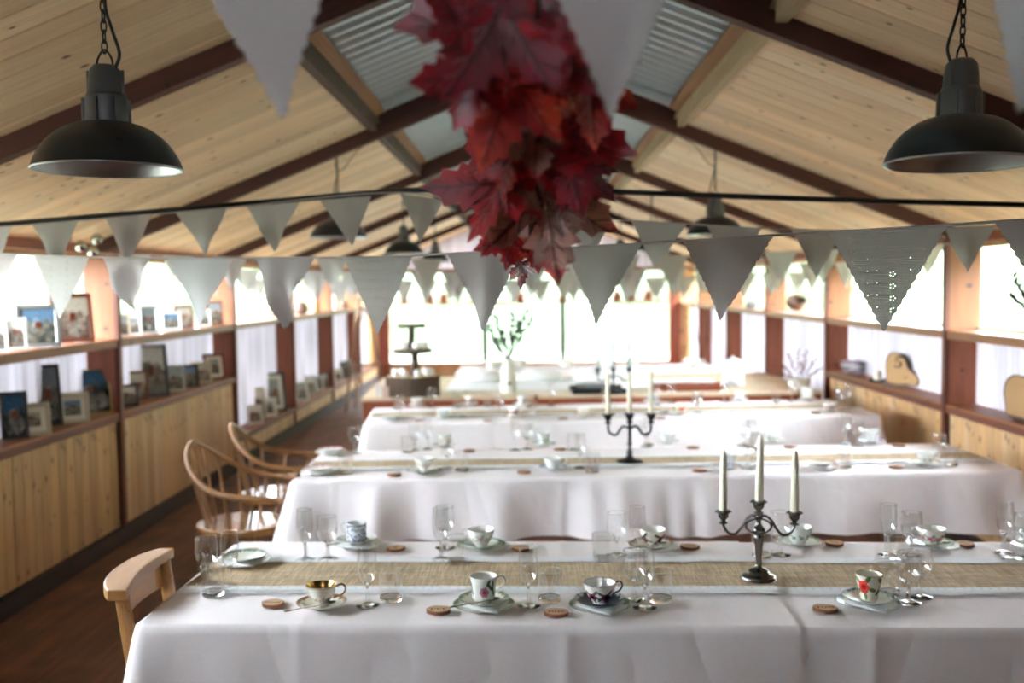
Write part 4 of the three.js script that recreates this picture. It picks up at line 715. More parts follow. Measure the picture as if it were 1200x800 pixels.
// near table, settings named after their cups
const up = (v, dy) => { const c = v.clone(); c.y += dy; return c; };
const spots = [];                                            // feet already standing on a table, so that no two overlap
function clear(p, r, own) {
  for (let k = 0; k < 30; k++) { let moved = false; for (const q of spots) { if (Math.abs(q.y - p.y) > 0.05) continue; const dx = p.x - q.x, dz = p.z - q.z, d = Math.hypot(dx, dz) || 1e-6, need = r + q.r + 0.002; if (d < need) { p.x += dx / d * (need - d) * 0.6 + 1e-4; p.z += dz / d * (need - d) * 0.6; moved = true; } } if (!moved) break; }
  spots.push({ x: p.x, y: p.y, z: p.z, r }); return p;
}
function setting(y, s) {
  if (y === Y1 && s.at[0] > 960) y -= 0.004;                  // past the hem the top cloth ends
  const p = onY(s.at[0], s.at[1], y), nm = s.group ? `${s.look} ${s.where}` : s.name;
  spots.push({ x: p.x, y: p.y, z: p.z, r: s.plate ? 0.088 : 0.072 });
  let h = 0.0005;
  if (s.plate) { saucer(`${s.plateLook ?? 'white china'} plate under the ${nm}`, up(p, h), s.plate, undefined, true); h += 0.0052; }
  if (s.napkin !== undefined) { napkin(`white napkin under the ${nm}`, up(p, s.plate ? h + 0.004 : h), s.napkin); h += s.plate ? 0.008 : 0.0055; }
  if (s.saucer && s.kind) saucer(`${s.saucerLook ?? 'white china'} saucer holding the ${nm}`, up(p, h), s.saucer); else if (s.saucer) saucer(nm, up(p, h), s.saucer);
  if (s.saucer) h += 0.0048;
  if (s.kind) teacup(s.group ? nm : nm + (s.tail ?? ' on the near table'), up(p, h + (s.kind === 'mug' ? 0.0025 : 0.0008)), s.kind, s.design, { turn: s.turn ?? 0.1, gold: s.gold, handle: s.handle, band: s.band, inside: s.inside, scale: s.scale });
  if (s.spoon !== undefined) spoon(`silver teaspoon beside the ${nm}`, up(p, h + 0.009).add(V(-0.018, 0, 0.042)), s.spoon);
  for (const [kind, x, yy] of s.glasses ?? []) {
    const k = { flute: 'slim champagne flute', goblet: 'stemmed wine glass', tumbler: 'clear glass tumbler' }[kind], dup = s.glasses.filter((q) => q[0] === kind).length > 1;
    glass(kind, `${k} beside the ${nm}`, clear(onY(x, yy, y + 0.0005), kind === 'tumbler' ? 0.036 : 0.0345), dup ? `glasses beside the ${nm}` : undefined, x);
  }
  if (s.tag) woodSlice(`round wooden name slice beside the ${nm}`, clear(onY(s.tag[0], s.tag[1], y + 0.0005), 0.034), s.text ?? '', undefined, Math.round(s.tag[0]));
}
const near = [
  { at: [377, 712], name: 'gold-lined footed teacup', kind: 'flared', design: 'gilt', gold: true, saucer: 'apricot', saucerLook: 'apricot-rimmed', spoon: 0.5, glasses: [['flute', 431, 709], ['tumbler', 458, 703]], tag: [320, 709], text: 'Soor', turn: 0.2, handle: M.gold },
  { at: [567, 713], name: 'straight teacup with a pink rose', kind: 'straight', design: 'pinkrose', plate: 'sage', plateLook: 'sage green', saucer: 'sage', saucerLook: 'sage green', spoon: 0.45, napkin: 0.5, glasses: [['flute', 613, 710], ['tumbler', 643, 704]], tag: [514, 717], text: 'UVV', turn: 0.25, scale: 1.04 },
  { at: [703, 714], name: 'white teacup with maroon flowers and dark handle', kind: 'bowl', design: 'maroon', plate: 'sage', plateLook: 'pale green', napkin: 0.25, saucer: 'navy', saucerLook: 'navy blue', handle: M.navy, band: M.navy, inside: true, glasses: [['flute', 741, 712], ['goblet', 746, 706], ['tumbler', 770, 705]], tag: [652, 720], text: 'DOS', turn: 0.35 },
  { at: [1018, 711], name: 'tall cream teacup with a red rose', kind: 'conical', design: 'redrose', plate: 'teal', plateLook: 'blue-banded', napkin: 0.2, saucer: 'teal', saucerLook: 'blue-banded', band: M.gold, glasses: [['tumbler', 1042, 697], ['goblet', 1063, 706], ['goblet', 1078, 699]], tag: [967, 715], text: 'TOM', turn: 1.2, scale: 1.02 },
  { at: [418, 641], name: 'blue willow straight cup', kind: 'mug', design: 'willow', plate: 'white', saucer: 'white', spoon: 0.5, glasses: [['flute', 358, 656], ['goblet', 384, 655]], tag: [464, 644], turn: PI - 0.25, napkin: 0.7 },
  { at: [564, 643], name: 'pale floral teacup with looped handle', kind: 'bowl', design: 'palefloral', plate: 'green', plateLook: 'green-rimmed', saucer: 'green', saucerLook: 'green-rimmed', glasses: [['flute', 517, 655], ['goblet', 539, 642], ['tumbler', 521, 656]], tag: [610, 644], turn: PI - 0.3 },
  { at: [765, 643], name: 'white teacup with one burgundy rose', kind: 'bowl', design: 'burgundy', saucer: 'brown', saucerLook: 'brown-edged', plate: 'white', spoon: 0.4, glasses: [['tumbler', 707, 657], ['goblet', 723, 650], ['flute', 738, 648]], tag: [808, 642], turn: PI - 0.2 },
  { at: [936, 640], name: 'white teacup with green leaves behind the candelabra', kind: 'bowl', design: 'greenleaf', plate: 'pinkrim', plateLook: 'pink-rimmed', saucer: 'green', saucerLook: 'green-rimmed', glasses: [['tumbler', 893, 653], ['goblet', 913, 650]], tag: [976, 638], turn: PI },
  { at: [1092, 642], name: 'teacup with a garland of pink roses', kind: 'bowl', design: 'rosegarland', plate: 'white', saucer: 'green', saucerLook: 'green-rimmed', spoon: 0.2, glasses: [['flute', 1041, 650], ['goblet', 1068, 650], ['tumbler', 1046, 655]], tag: [1130, 639], turn: PI - 0.2 },
  { at: [1212, 645], name: 'white floral teacup at the right end setting', kind: 'bowl', design: 'palefloral', saucer: 'white', glasses: [['flute', 1177, 647], ['goblet', 1198, 652], ['tumbler', 1186, 657]], turn: PI },
  { at: [286, 661], name: 'green-patterned empty saucer at the near table end', kind: null, plate: 'white', saucer: 'sage', saucerLook: 'green-patterned', napkin: 0.6, glasses: [['goblet', 243, 684], ['tumbler', 250, 697], ['flute', 270, 688]], tag: [293, 648] },
];
near.forEach((s) => setting(Y1, s));
// middle table
const MW = 'on the middle table';
const ms = (at, kind, design, extra) => setting(Y2, { at, kind, design, saucer: extra.sc ?? 'white', saucerLook: extra.sl, look: extra.look, group: true, where: MW, turn: extra.turn ?? 0.2, ...extra });
ms([497, 554], 'flared', 'palefloral', { look: 'pale floral footed teacup', plate: 'green', plateLook: 'green-rimmed', glasses: [['tumbler', 541, 551], ['goblet', 524, 548]], tag: [462, 557] });
ms([648, 551], 'bowl', 'plain', { look: 'plain white low teacup', sc: 'blue', sl: 'blue-rimmed', glasses: [['flute', 680, 548], ['tumbler', 694, 553]], tag: [614, 554] });
ms([852, 550], 'mug', 'willow', { look: 'blue patterned straight cup', sc: 'pinkrim', sl: 'pink-rimmed', glasses: [['goblet', 866, 549], ['flute', 884, 546]], tag: [820, 552] });
ms([1085, 546], 'bowl', 'greenleaf', { look: 'green-rimmed white teacup', sc: 'brown', sl: 'brown-edged', plate: 'white', glasses: [['tumbler', 1113, 545], ['goblet', 1100, 543]], tag: [1050, 548] });
ms([521, 524], 'straight', 'palefloral', { look: 'pale floral straight teacup', glasses: [['goblet', 486, 527], ['flute', 499, 526], ['tumbler', 478, 530]], tag: [550, 529], turn: PI });
ms([637, 523], 'straight', 'greenleaf', { look: 'green leaf straight teacup', sc: 'green', sl: 'green-rimmed', glasses: [['flute', 604, 527], ['goblet', 616, 526], ['tumbler', 672, 527]], tag: [660, 527], turn: PI });
ms([782, 520], 'bowl', 'plain', { look: 'plain white teacup with rounded bowl', glasses: [['goblet', 757, 523], ['flute', 768, 521]], tag: [812, 525], turn: PI });
ms([905, 519], 'bowl', 'greenleaf', { look: 'white teacup with leaf sprays', glasses: [['goblet', 871, 522], ['flute', 880, 524], ['tumbler', 888, 527]], tag: [926, 524], turn: PI });
ms([1022, 520], 'straight', 'plain', { look: 'tall plain white teacup', sc: 'blue', sl: 'blue-rimmed', glasses: [['flute', 991, 520], ['goblet', 1003, 521]], tag: [1053, 522], turn: PI });
setting(Y2, { at: [374, 555], kind: null, plate: 'white', saucer: 'pinkrim', napkin: 0.3, name: 'empty pink-rimmed saucer by the bow-back armchair', glasses: [['tumbler', 393, 554]], tag: [362, 556] });
setting(Y2, { at: [388, 532], kind: null, plate: 'white', saucer: 'pinkrim', napkin: 1.2, name: 'empty saucer at the far corner of the middle table', glasses: [['goblet', 415, 531]] });
setting(Y2, { at: [962, 549], kind: null, plate: 'pinkrim', plateLook: 'pink-rimmed', saucer: 'brown', saucerLook: 'brown-edged', napkin: 0.5, name: 'empty brown-edged saucer on the middle table', glasses: [['tumbler', 978, 548]] });
{ const p = onY(752, 547, Y2); const o = single('paper_menu', grid(20, 4, (u, v) => [0.42 * (u - 0.5), 0.003 + 0.004 * Math.sin(u * 9) * v, 0.06 * (v - 0.5)]), M.whiteCloth, 'white paper strip lying before the iron candelabra', 'paper'); o.position.copy(p); }
// third table
const TW = 'on the table before the counter';
const ts = (at, kind, design, extra = {}) => setting(Y3, { at, kind, design, saucer: extra.sc ?? 'white', saucerLook: extra.sl, look: extra.look, group: true, where: TW, turn: 0.3, ...extra });
ts([520, 490], 'bowl', 'greenleaf', { look: 'green leaf teacup', sc: 'green', sl: 'green-rimmed', glasses: [['tumbler', 541, 488], ['goblet', 469, 487]], tag: [491, 493] });
ts([602, 489], 'straight', 'rosegarland', { look: 'pink rose straight teacup', sc: 'pinkrim', sl: 'pink-rimmed', glasses: [['tumbler', 624, 486], ['goblet', 585, 485]], tag: [572, 493] });
ts([684, 488], 'bowl', 'gilt', { look: 'cream teacup', sc: 'brown', sl: 'brown-edged', glasses: [['flute', 709, 484], ['tumbler', 716, 486]], tag: [660, 491] });
ts([796, 485], 'bowl', 'redrose', { look: 'red rose teacup', glasses: [['goblet', 818, 483], ['tumbler', 780, 484]], tag: [774, 490] });
ts([972, 482], 'bowl', 'rosegarland', { look: 'pink garland teacup', sc: 'pinkrim', sl: 'pink-rimmed', glasses: [['flute', 993, 479], ['goblet', 984, 480]], tag: [956, 484] });
ts([488, 476], 'bowl', 'palefloral', { look: 'pale floral teacup', sc: 'pinkrim', sl: 'pink-rimmed', glasses: [['tumbler', 466, 479], ['goblet', 506, 477]] });
ts([550, 475], 'mug', 'rosegarland', { look: 'pink rose mug', glasses: [['tumbler', 536, 477], ['tumbler', 571, 476]] });
ts([612, 475], 'mug', 'palefloral', { look: 'pale floral mug', glasses: [['tumbler', 621, 477], ['flute', 646, 475]] });
ts([764, 472], 'bowl', 'willow', { look: 'blue patterned teacup', glasses: [['goblet', 787, 472], ['flute', 770, 474]] });
ts([866, 470], 'mug', 'plain', { look: 'plain white mug', glasses: [['tumbler', 816, 474], ['goblet', 849, 471]] });
ts([946, 469], 'mug', 'plain', { look: 'large plain white mug', scale: 1.4, glasses: [['tumbler', 909, 472], ['goblet', 928, 470]] });
setting(Y3, { at: [459, 492], kind: null, plate: 'white', saucer: 'brown', napkin: 0.4, name: 'empty brown-edged saucer on the table before the counter' });

// ---------------------------------------------------------------- candelabra
function taper(h, r) { return lathe([[0.0005, 0], [r, 0], [r * 0.98, h * 0.3], [r * 0.72, h * 0.85], [r * 0.5, h * 0.97], [0.0015, h], [0.0005, h + 0.001]], 20); }
function socketGeo(s) { const n = 8, pan = lathe([[0.004, 0], [0.012, 0.002], [0.014, 0.006], [0.008, 0.009], [0.007, 0.013], [0.014, 0.02], [0.016, 0.032], [0.014, 0.036], [0.013, 0.036], [0.012, 0.024], [0.0005, 0.023]], 24), list = [pan]; for (let k = 0; k < n; k++) { const a = k / n * 2 * PI; list.push(new THREE.SphereGeometry(0.0075, 8, 6).scale(1, 0.35, 1).rotateZ(-0.4).translate(0.0175, 0.038, 0).rotateY(a)); } return merge(list).scale(s, s, s); }
{ // pewter candelabrum on the near table
  const p = onY(889, 678, Y1 + 0.004), t = thing('candelabra', 'tarnished pewter three-arm candelabra on the burlap runner', 'candelabra', p, -0.12);
  part('base', lathe(splinePts([[0.0005, 0.001], [0.05, 0.001], [0.052, 0.006], [0.048, 0.012], [0.036, 0.018], [0.03, 0.026], [0.018, 0.032], [0.012, 0.036], [0.0075, 0.045]], 40), 40), M.pewter, t);
  part('stem', lathe([[0.0075, 0.04], [0.01, 0.047], [0.0085, 0.055], [0.011, 0.09], [0.0155, 0.122], [0.017, 0.13], [0.012, 0.135], [0.018, 0.142], [0.019, 0.15], [0.013, 0.158], [0.008, 0.165], [0.007, 0.178], [0.012, 0.184], [0.009, 0.195], [0.0005, 0.197]], 28), M.pewter, t);
  const arms = {}; for (const s of [-1, 1]) arms[s] = part('arm', tube([[0, 0.185, 0], [s * 0.018, 0.19, 0], [s * 0.035, 0.178, 0], [s * 0.052, 0.15, 0], [s * 0.07, 0.133, 0], [s * 0.09, 0.138, 0], [s * 0.102, 0.158, 0], [s * 0.103, 0.168, 0]], 0.0042, 40, 8), M.pewter, t);
  part('loop', new THREE.TorusGeometry(0.032, 0.0035, 8, 32).scale(1.15, 0.68, 1).translate(0, 0.158, 0), M.pewter, t);
  for (const [x, y] of [[-0.103, 0.162], [0, 0.193], [0.103, 0.162]]) part('candle_cup', socketGeo(1.05).translate(x, y, 0), M.pewter, arms[Math.sign(x)] ?? t);
  for (const [x, y, h, lean, n] of [[-0.103, 0.187, 0.198, 0.008, 'ivory taper candle nearer the navy saucer in the pewter candelabra'], [0, 0.218, 0.213, 0.03, 'ivory taper candle in the middle of the pewter candelabra'], [0.103, 0.187, 0.198, 0.012, 'ivory taper candle nearer the red rose cup in the pewter candelabra']]) {
    const c = single('taper_candle', taper(h, 0.0125), M.candle, n, 'candle', 'candles in the pewter candelabra'); c.position.copy(V(x, y, 0).applyAxisAngle(V(0, 1, 0), -0.12).add(p)); c.rotation.z = -lean;
  }
}
function ironCandelabra(label, p, s, hArm, span, candles) {
  const t = thing('candelabra', label, 'candelabra', p, 0.05);
  part('base', lathe(splinePts([[0.0005, 0.001], [0.06, 0.001], [0.062, 0.008], [0.04, 0.014], [0.022, 0.022], [0.012, 0.04]], 24), 32), M.iron, t);
  part('stem', lathe([[0.012, 0.035], [0.016, 0.05], [0.009, 0.065], [0.009, hArm * 0.5], [0.014, hArm * 0.55], [0.009, hArm * 0.6], [0.009, hArm + 0.03], [0.0005, hArm + 0.032]], 20), M.iron, t);
  const arms = {}; for (const k of [-1, 1]) arms[k] = part('arm', tube([[0, hArm, 0], [k * span * 0.3, hArm + 0.012, 0], [k * span * 0.65, hArm - 0.03, 0], [k * span * 0.95, hArm - 0.015, 0], [k * span, hArm + 0.03, 0]], 0.0062, 32, 8), M.iron, t);
  for (const [x, y] of [[-span, hArm + 0.025], [0, hArm + 0.028], [span, hArm + 0.025]]) part('candle_cup', socketGeo(1.25).translate(x, y, 0), M.iron, arms[Math.sign(x)] ?? t);
  [[-span, 0.005], [0, 0.008], [span, 0.005]].forEach(([x, dy], i) => { const c = single('taper_candle', taper(candles.h * (1 - 0.04 * (i % 2)), 0.012), candles.mat, candles.labels[i], 'candle', candles.group); c.position.copy(V(x, hArm + 0.05 + dy, 0).applyAxisAngle(V(0, 1, 0), 0.05).add(p)); });
  t.scale.setScalar(s); return t;
}
ironCandelabra('dark iron three-arm candelabra on the middle table', onY(738, 541, Y2 + 0.007), 1, 0.165, 0.107, { h: 0.235, mat: M.candle, group: 'candles in the iron candelabra', labels: Array(3).fill('ivory taper candle in the dark iron candelabra') });
ironCandelabra('small dark candelabra with grey-green candles on the wooden counter', onY(719, 461, 0.775), 1, 0.13, 0.125, { h: 0.27, mat: std({ color: rgb(150, 166, 160), roughness: 0.5 }), group: 'candles on the counter', labels: Array(3).fill('grey-green taper candle in the candelabra on the counter') });
// ---------------------------------------------------------------- picture frames on the left window shelves
function photoTex(seed) { // blurred snapshots: landscape, faces as soft patches
  return canvasTex(128, 160, (g, w, h) => {
    const R = rng(seed * 97 + 5), pal = [['#5f7f9c', '#3c443c', '#b8a08c'], ['#9aa4a8', '#4c463f', '#d7b9a0'], ['#d8d6cc', '#6a6a64', '#a8826a'], ['#2f5470', '#20262a', '#9c968c'], ['#b9b2a2', '#584438', '#d8c0a8'], ['#70787a', '#2a2826', '#c8b8a8']][seed % 6];
    g.fillStyle = pal[0]; g.fillRect(0, 0, w, h); g.fillStyle = pal[1]; g.beginPath(); g.moveTo(0, h * 0.45); for (let x = 0; x <= w; x += 16) g.lineTo(x, h * (0.36 + 0.16 * R())); g.lineTo(w, h); g.lineTo(0, h); g.fill();
    const cols = [pal[2], pal[1], '#2a2624', '#d6d0c6', '#6a5a50', '#8a8e88'];
    for (let k = 0; k < 70; k++) { g.globalAlpha = 0.28; g.fillStyle = cols[Math.floor(R() * 6)]; g.beginPath(); g.ellipse(w * (0.1 + 0.8 * R()), h * (0.38 + 0.55 * R()), 6 + 14 * R(), 8 + 16 * R(), R() * 3, 0, 7); g.fill(); }
    for (let i = 0; i < 300; i++) { g.globalAlpha = 0.06; g.fillStyle = R() < 0.5 ? '#fff' : '#000'; g.fillRect(R() * w, R() * h, 6, 6); }
  });
}
const photoMats = Array.from({ length: 12 }, (_, i) => phys({ map: photoTex(i), roughness: 0.25, clearcoat: 0.6, clearcoatRoughness: 0.05 }));
const frameLook = { black: [std({ color: rgb(26, 24, 26), roughness: 0.4 }), 'black'], white: [std({ color: rgb(226, 224, 218), roughness: 0.5 }), 'white'], gold: [std({ color: rgb(168, 142, 92), metalness: 0.5, roughness: 0.4 }), 'thin gilt'], silver: [std({ color: rgb(170, 170, 168), metalness: 0.7, roughness: 0.35 }), 'silver'], brown: [std({ map: T.dark, color: rgb(190, 160, 140), roughness: 0.5 }), 'dark brown wooden'], beige: [std({ color: rgb(196, 184, 160), roughness: 0.7 }), 'beige'], pine: [std({ map: T.wall, roughness: 0.5 }), 'pine'] };
const matBoard = std({ color: rgb(232, 228, 216), roughness: 0.9 });
function frame(px, wpx, hpx, level, look, photo, label, o = {}) {
  const x = -(W + (o.in ?? 0.07)), y = { low: LOW, sill: SILL, mid: MID }[level];
  const d = -onX(px, 400, x).z, w = Math.min(0.26, wpx * d / F * 1.12), h = hpx * d / F;
  const t = thing('picture_frame', label, 'picture frame', [x, y + 0.001, -d], o.turn ?? 0.62, 'framed photographs on the left window shelves');
  const lean = o.lean ?? 0.2, fw = o.fw ?? Math.max(0.01, 0.09 * w), [fm] = frameLook[look];
  const rot = (g) => g.rotateX(-lean).translate(0, 0, 0);
  const s = new THREE.Shape(); s.moveTo(-w / 2, 0); s.lineTo(w / 2, 0); s.lineTo(w / 2, h); s.lineTo(-w / 2, h); s.closePath(); const hole = new THREE.Path(); hole.moveTo(-w / 2 + fw, fw); hole.lineTo(-w / 2 + fw, h - fw); hole.lineTo(w / 2 - fw, h - fw); hole.lineTo(w / 2 - fw, fw); hole.closePath(); s.holes.push(hole);
  part('frame_border', rot(new THREE.ExtrudeGeometry(s, { depth: 0.012, bevelEnabled: true, bevelThickness: 0.002, bevelSize: 0.002, bevelSegments: 1 }).translate(0, 0.003, -0.004)), fm, t);
  const iw = w - 2 * fw, ih = h - 2 * fw, m = o.mat ? 0.16 * w : 0;
  part('backing', rot(bx(w - 0.006, h - 0.006, 0.004, 0, h / 2 + 0.003, -0.004)), M.churchDark, t);
  if (m) part('mat_board', rot(new THREE.PlaneGeometry(iw, ih).translate(0, h / 2 + 0.003, 0.001)), matBoard, t, 'pale mat board');
  part('photo_print', rot(new THREE.PlaneGeometry(iw - 2 * m, ih - 2 * m).translate(0, h / 2 + 0.003, 0.0022)), photoMats[photo % 12], t);
  part('stand_leg', bx(0.03, h * 0.62, 0.003, 0, h * 0.31, 0).rotateX(0.28).translate(0, 0.002, -0.008 - lean * h * 0.7 - 0.012), M.churchDark, t);
  return t;
}
const FR = [
  // px, width, height, shelf, look, photo, label
  [14, 26, 56, 'sill', 'black', 3, 'dark narrow picture frame on the lower left shelf beside a small beige frame'],
  [33, 38, 38, 'sill', 'beige', 4, 'small beige matted picture frame in front of a tall black one', { mat: 1, in: 0.04 }],
  [55, 26, 74, 'sill', 'black', 5, 'tall narrow black frame with a waterfall-like photo, tilted on the lower shelf', { in: 0.12, lean: 0.26 }],
  [83, 32, 36, 'sill', 'beige', 0, 'small pale frame with a landscape leaning before the blue photograph', { mat: 1, in: 0.04 }],
  [104, 48, 54, 'sill', 'gold', 3, 'thin gilt frame with a large blue mountain photograph', { in: 0.12, fw: 0.008, lean: 0.28 }],
  [-4, 22, 36, 'mid', 'white', 2, 'white picture frame at the near end of the upper left shelf'],
  [20, 20, 38, 'mid', 'white', 2, 'small white picture frame on the upper shelf beside the gilt group portrait'],
  [46, 42, 50, 'mid', 'silver', 0, 'silver frame with a group portrait under blue sky on the upper shelf'],
  [87, 42, 58, 'mid', 'brown', 4, 'dark brown and gilt frame leaning on the upper shelf beside the pine post', { turn: 0.75, in: 0.1 }],
  [149, 19, 25, 'sill', 'black', 2, 'tiny black frame with a pale photo on the second lower shelf', { in: 0.04 }],
  [161, 20, 34, 'sill', 'brown', 4, 'small brown frame behind the tiny black one', { in: 0.12 }],
  [177, 35, 62, 'sill', 'black', 2, 'largest black picture frame leaning on the second lower shelf', { in: 0.1, fw: 0.018 }],
  [202, 24, 31, 'sill', 'silver', 1, 'silver frame beside the largest black frame'],
  [221, 20, 26, 'sill', 'black', 0, 'small black frame with a couple between silver and beige frames'],
  [236, 20, 25, 'sill', 'beige', 4, 'small beige frame on the second lower shelf beside a brown frame'],
  [251, 22, 30, 'sill', 'brown', 1, 'dark brown matted frame at the far end of the second lower shelf', { mat: 1 }],
  [142, 20, 27, 'mid', 'beige', 1, 'beige frame at the near end of the second upper shelf'],
  [158, 15, 22, 'mid', 'white', 1, 'small white frame with a red patch on the second upper shelf'],
  [176, 18, 32, 'mid', 'silver', 5, 'grey upright frame with three pictures on the second upper shelf'],
  [202, 20, 22, 'mid', 'white', 0, 'white frame with a blue photo on the second upper shelf'],
  [217, 19, 28, 'mid', 'brown', 4, 'brown frame with a portrait on the second upper shelf'],
  [240, 14, 20, 'mid', 'white', 1, 'small white frame tucked behind the last brown frame on the upper shelf'],
  [254, 16, 28, 'mid', 'brown', 1, 'brown frame at the far end of the second upper shelf'],
  [297, 16, 22, 'low', 'white', 2, 'small white frame on the low sill beside a white upright frame', { in: 0.05 }],
  [302, 15, 36, 'low', 'beige', 2, 'upright pale frame on the low sill behind the small white one', { in: 0.13 }],
  [321, 27, 46, 'low', 'black', 1, 'large dark frame with wide mount leaning on the low sill', { in: 0.1, fw: 0.025, mat: 1 }],
  [315, 15, 22, 'low', 'white', 1, 'white-mounted frame standing before the large dark frame', { in: 0.04, mat: 1 }],
  [350, 13, 19, 'low', 'white', 2, 'white frame on the third low sill beside the brown partition', { in: 0.12 }],
  [353, 13, 22, 'low', 'white', 1, 'white upright frame on the third low sill', { in: 0.04 }],
  [364, 11, 22, 'low', 'silver', 2, 'silver frame on the third low sill'],
  [374, 8, 17, 'low', 'white', 5, 'narrow white frame on the third low sill'],
  [380, 9, 18, 'low', 'brown', 1, 'brown frame at the far end of the third low sill'],
  [396, 9, 15, 'low', 'white', 2, 'white frame on the sill behind the easel'], [404, 9, 19, 'low', 'black', 5, 'black frame on the sill behind the easel'], [410, 8, 19, 'low', 'silver', 1, 'silver frame on the farthest low sill'],
];
FR.forEach((a) => frame(...a));
// jars on the far part of the upper shelf
function jar(label, px, level, prof, mat, side = -1) { const x = side * (W + 0.09), d = -onX(px, 400, x).z, o = single('jar', lathe(splinePts(prof, 24), 28), mat, label, 'jar'); o.position.set(x, level + 0.001, -d); return o; }
const clay = std({ color: rgb(92, 66, 52), roughness: 0.7 }), cream = std({ color: rgb(226, 220, 206), roughness: 0.4 });
jar('squat dark pottery jar on the far upper left shelf', 354, MID, [[0.0005, 0], [0.05, 0.001], [0.075, 0.05], [0.07, 0.1], [0.045, 0.13], [0.05, 0.15]], clay);
jar('brown cone-shaped vase beside the squat jar on the upper shelf', 371, MID, [[0.0005, 0], [0.05, 0.001], [0.055, 0.05], [0.045, 0.13], [0.02, 0.2], [0.015, 0.22]], std({ color: rgb(150, 112, 70), roughness: 0.6 }));
jar('white globe-shaped jar on the far upper left shelf', 392, MID, [[0.0005, 0], [0.05, 0.001], [0.08, 0.08], [0.075, 0.17], [0.04, 0.22], [0.03, 0.25]], cream);
jar('small dark pot at the end of the upper left shelf', 404, MID, [[0.0005, 0], [0.04, 0.001], [0.055, 0.05], [0.05, 0.11]], clay);
{ // easel by the far left sill
  const t = thing('wooden_easel', 'thin wooden easel standing before the far left sill', 'easel', [-2.2, 0, -13.2], 0.5);
  for (const s of [-1, 1]) part('leg', rod([s * 0.3, 0, 0.1], [s * 0.04, 1.55, -0.05], 0.018, 0.014, 6), M.chairWood, t);
  part('back_leg', rod([0, 0, -0.4], [0, 1.5, -0.07], 0.016, 0.014, 6), M.chairWood, t); part('ledge', wb(0.44, 0.03, 0.05, 0, 0.62, 0.06), M.chairWood, t);
}
// ---------------------------------------------------------------- right window shelves
const rx = (px, dIn = 0.08) => { const x = W + dIn; return [x, -onX(px, 400, x).z]; };
{ // folded textiles
  const [x, d] = rx(1001), R = rng(3), cols = [[206, 176, 180], [150, 146, 150], [214, 208, 204], [176, 150, 158]];
  cols.forEach((c, i) => { const g = grid(24, 12, (u, v) => { const a = v * 2 * PI, X = 0.085 * Math.cos(a) * (0.96 + 0.08 * noise(u * 6, i)), Y = 0.014 * Math.sin(a) + 0.004 * noise(u * 8, i * 3); return [X + 0.01 * (R.k ?? 0), Y + 0.016 + i * 0.029, 0.19 * (u - 0.5) * (1 - 0.1 * (i % 2))]; }); const o = single('folded_cloth', g, std({ color: rgb(...c), roughness: 0.95 }), ['dusty pink folded cloth at the bottom of the pile on the right shelf', 'grey folded cloth second in the pile on the right shelf', 'cream folded cloth third in the pile on the right shelf', 'mauve folded cloth on top of the pile on the right shelf'][i], 'cloth', 'folded cloths on the right shelf'); o.position.set(x, SILL + 0.001, -d); o.rotation.y = 0.1 * (i - 1); });
}
{ const [x, d] = rx(1029, 0.06), t = thing('candle_dish', 'shallow black dish on the right shelf beside the number 5 log', 'dish', [x, SILL + 0.001, -d]); part('dish', lathe([[0.0005, 0.001], [0.05, 0.001], [0.075, 0.012], [0.078, 0.018], [0.07, 0.014], [0.05, 0.006], [0.0005, 0.006]], 32), M.black, t);
  const c = single('pillar_candle', lathe([[0.0005, 0], [0.03, 0], [0.031, 0.004], [0.031, 0.076], [0.028, 0.082], [0.0005, 0.078]], 24), M.candle, 'short cream pillar candle in the black dish on the right shelf', 'candle'); c.position.set(x, SILL + 0.008, -d); }
function logSlice(label, px, s, text, shape, turn, lift = 0) {
  const [x, d] = rx(px, 0.08), t = thing('log_slice', label, 'log slice', [x, SILL + 0.001, -d], turn), sh = new THREE.Shape(), c = new THREE.SplineCurve([...shape, shape[0]].map(([a, b]) => new THREE.Vector2(a * s, b * s)));
  sh.setFromPoints(c.getPoints(48)); part('bark', new THREE.ExtrudeGeometry(sh, { depth: 0.12, bevelEnabled: false }).translate(0, 0, -0.12 + 0.011).rotateX(-0.12).translate(0, 0.018, 0), M.bark, t, 'dark bark');
  const g = new THREE.ShapeGeometry(sh), p = g.attributes.position, u = g.attributes.uv; for (let i = 0; i < p.count; i++) u.setXY(i, p.getX(i) / (0.3 * s) + 0.5, p.getY(i) / (0.3 * s));
  part('cut_face', g.scale(0.95, 0.95, 1).translate(0, 0.004, 0.012).rotateX(-0.12).translate(0, 0.018, 0), std({ map: canvasTex(256, 256, (q) => { q.fillStyle = '#c9a272'; q.fillRect(0, 0, 256, 256); q.strokeStyle = 'rgba(120,80,45,0.35)'; q.lineWidth = 2; for (let r = 10; r < 150; r += 9) { q.beginPath(); q.ellipse(110, 100, r * 0.8, r, 0.3, 0, 7); q.stroke(); } q.beginPath(); q.fillStyle = '#a67c4e'; q.arc(165, 205, 10, 0, 7); q.fill(); if (text) { q.fillStyle = '#3a2416'; q.font = 'bold 118px serif'; q.textAlign = 'center'; q.textBaseline = 'middle'; q.fillText(text, 108, 92); } }), roughness: 0.85 }), t, text ? 'pale cut face with a burnt 5' : 'pale cut face');
  return t;
}
const blob5 = [[-0.12, 0.02], [-0.04, 0.0], [0.05, 0.004], [0.13, 0.0], [0.15, 0.04], [0.12, 0.09], [0.06, 0.14], [0.03, 0.2], [-0.02, 0.255], [-0.085, 0.265], [-0.125, 0.22], [-0.135, 0.15], [-0.125, 0.08]];
logSlice('log slice with a burnt number 5 standing on the right shelf', 1056, 0.9, '5', blob5, -0.72);
logSlice('plain log slice on the right shelf nearer the camera past the post', 1205, 0.9, '', blob5, -0.6);
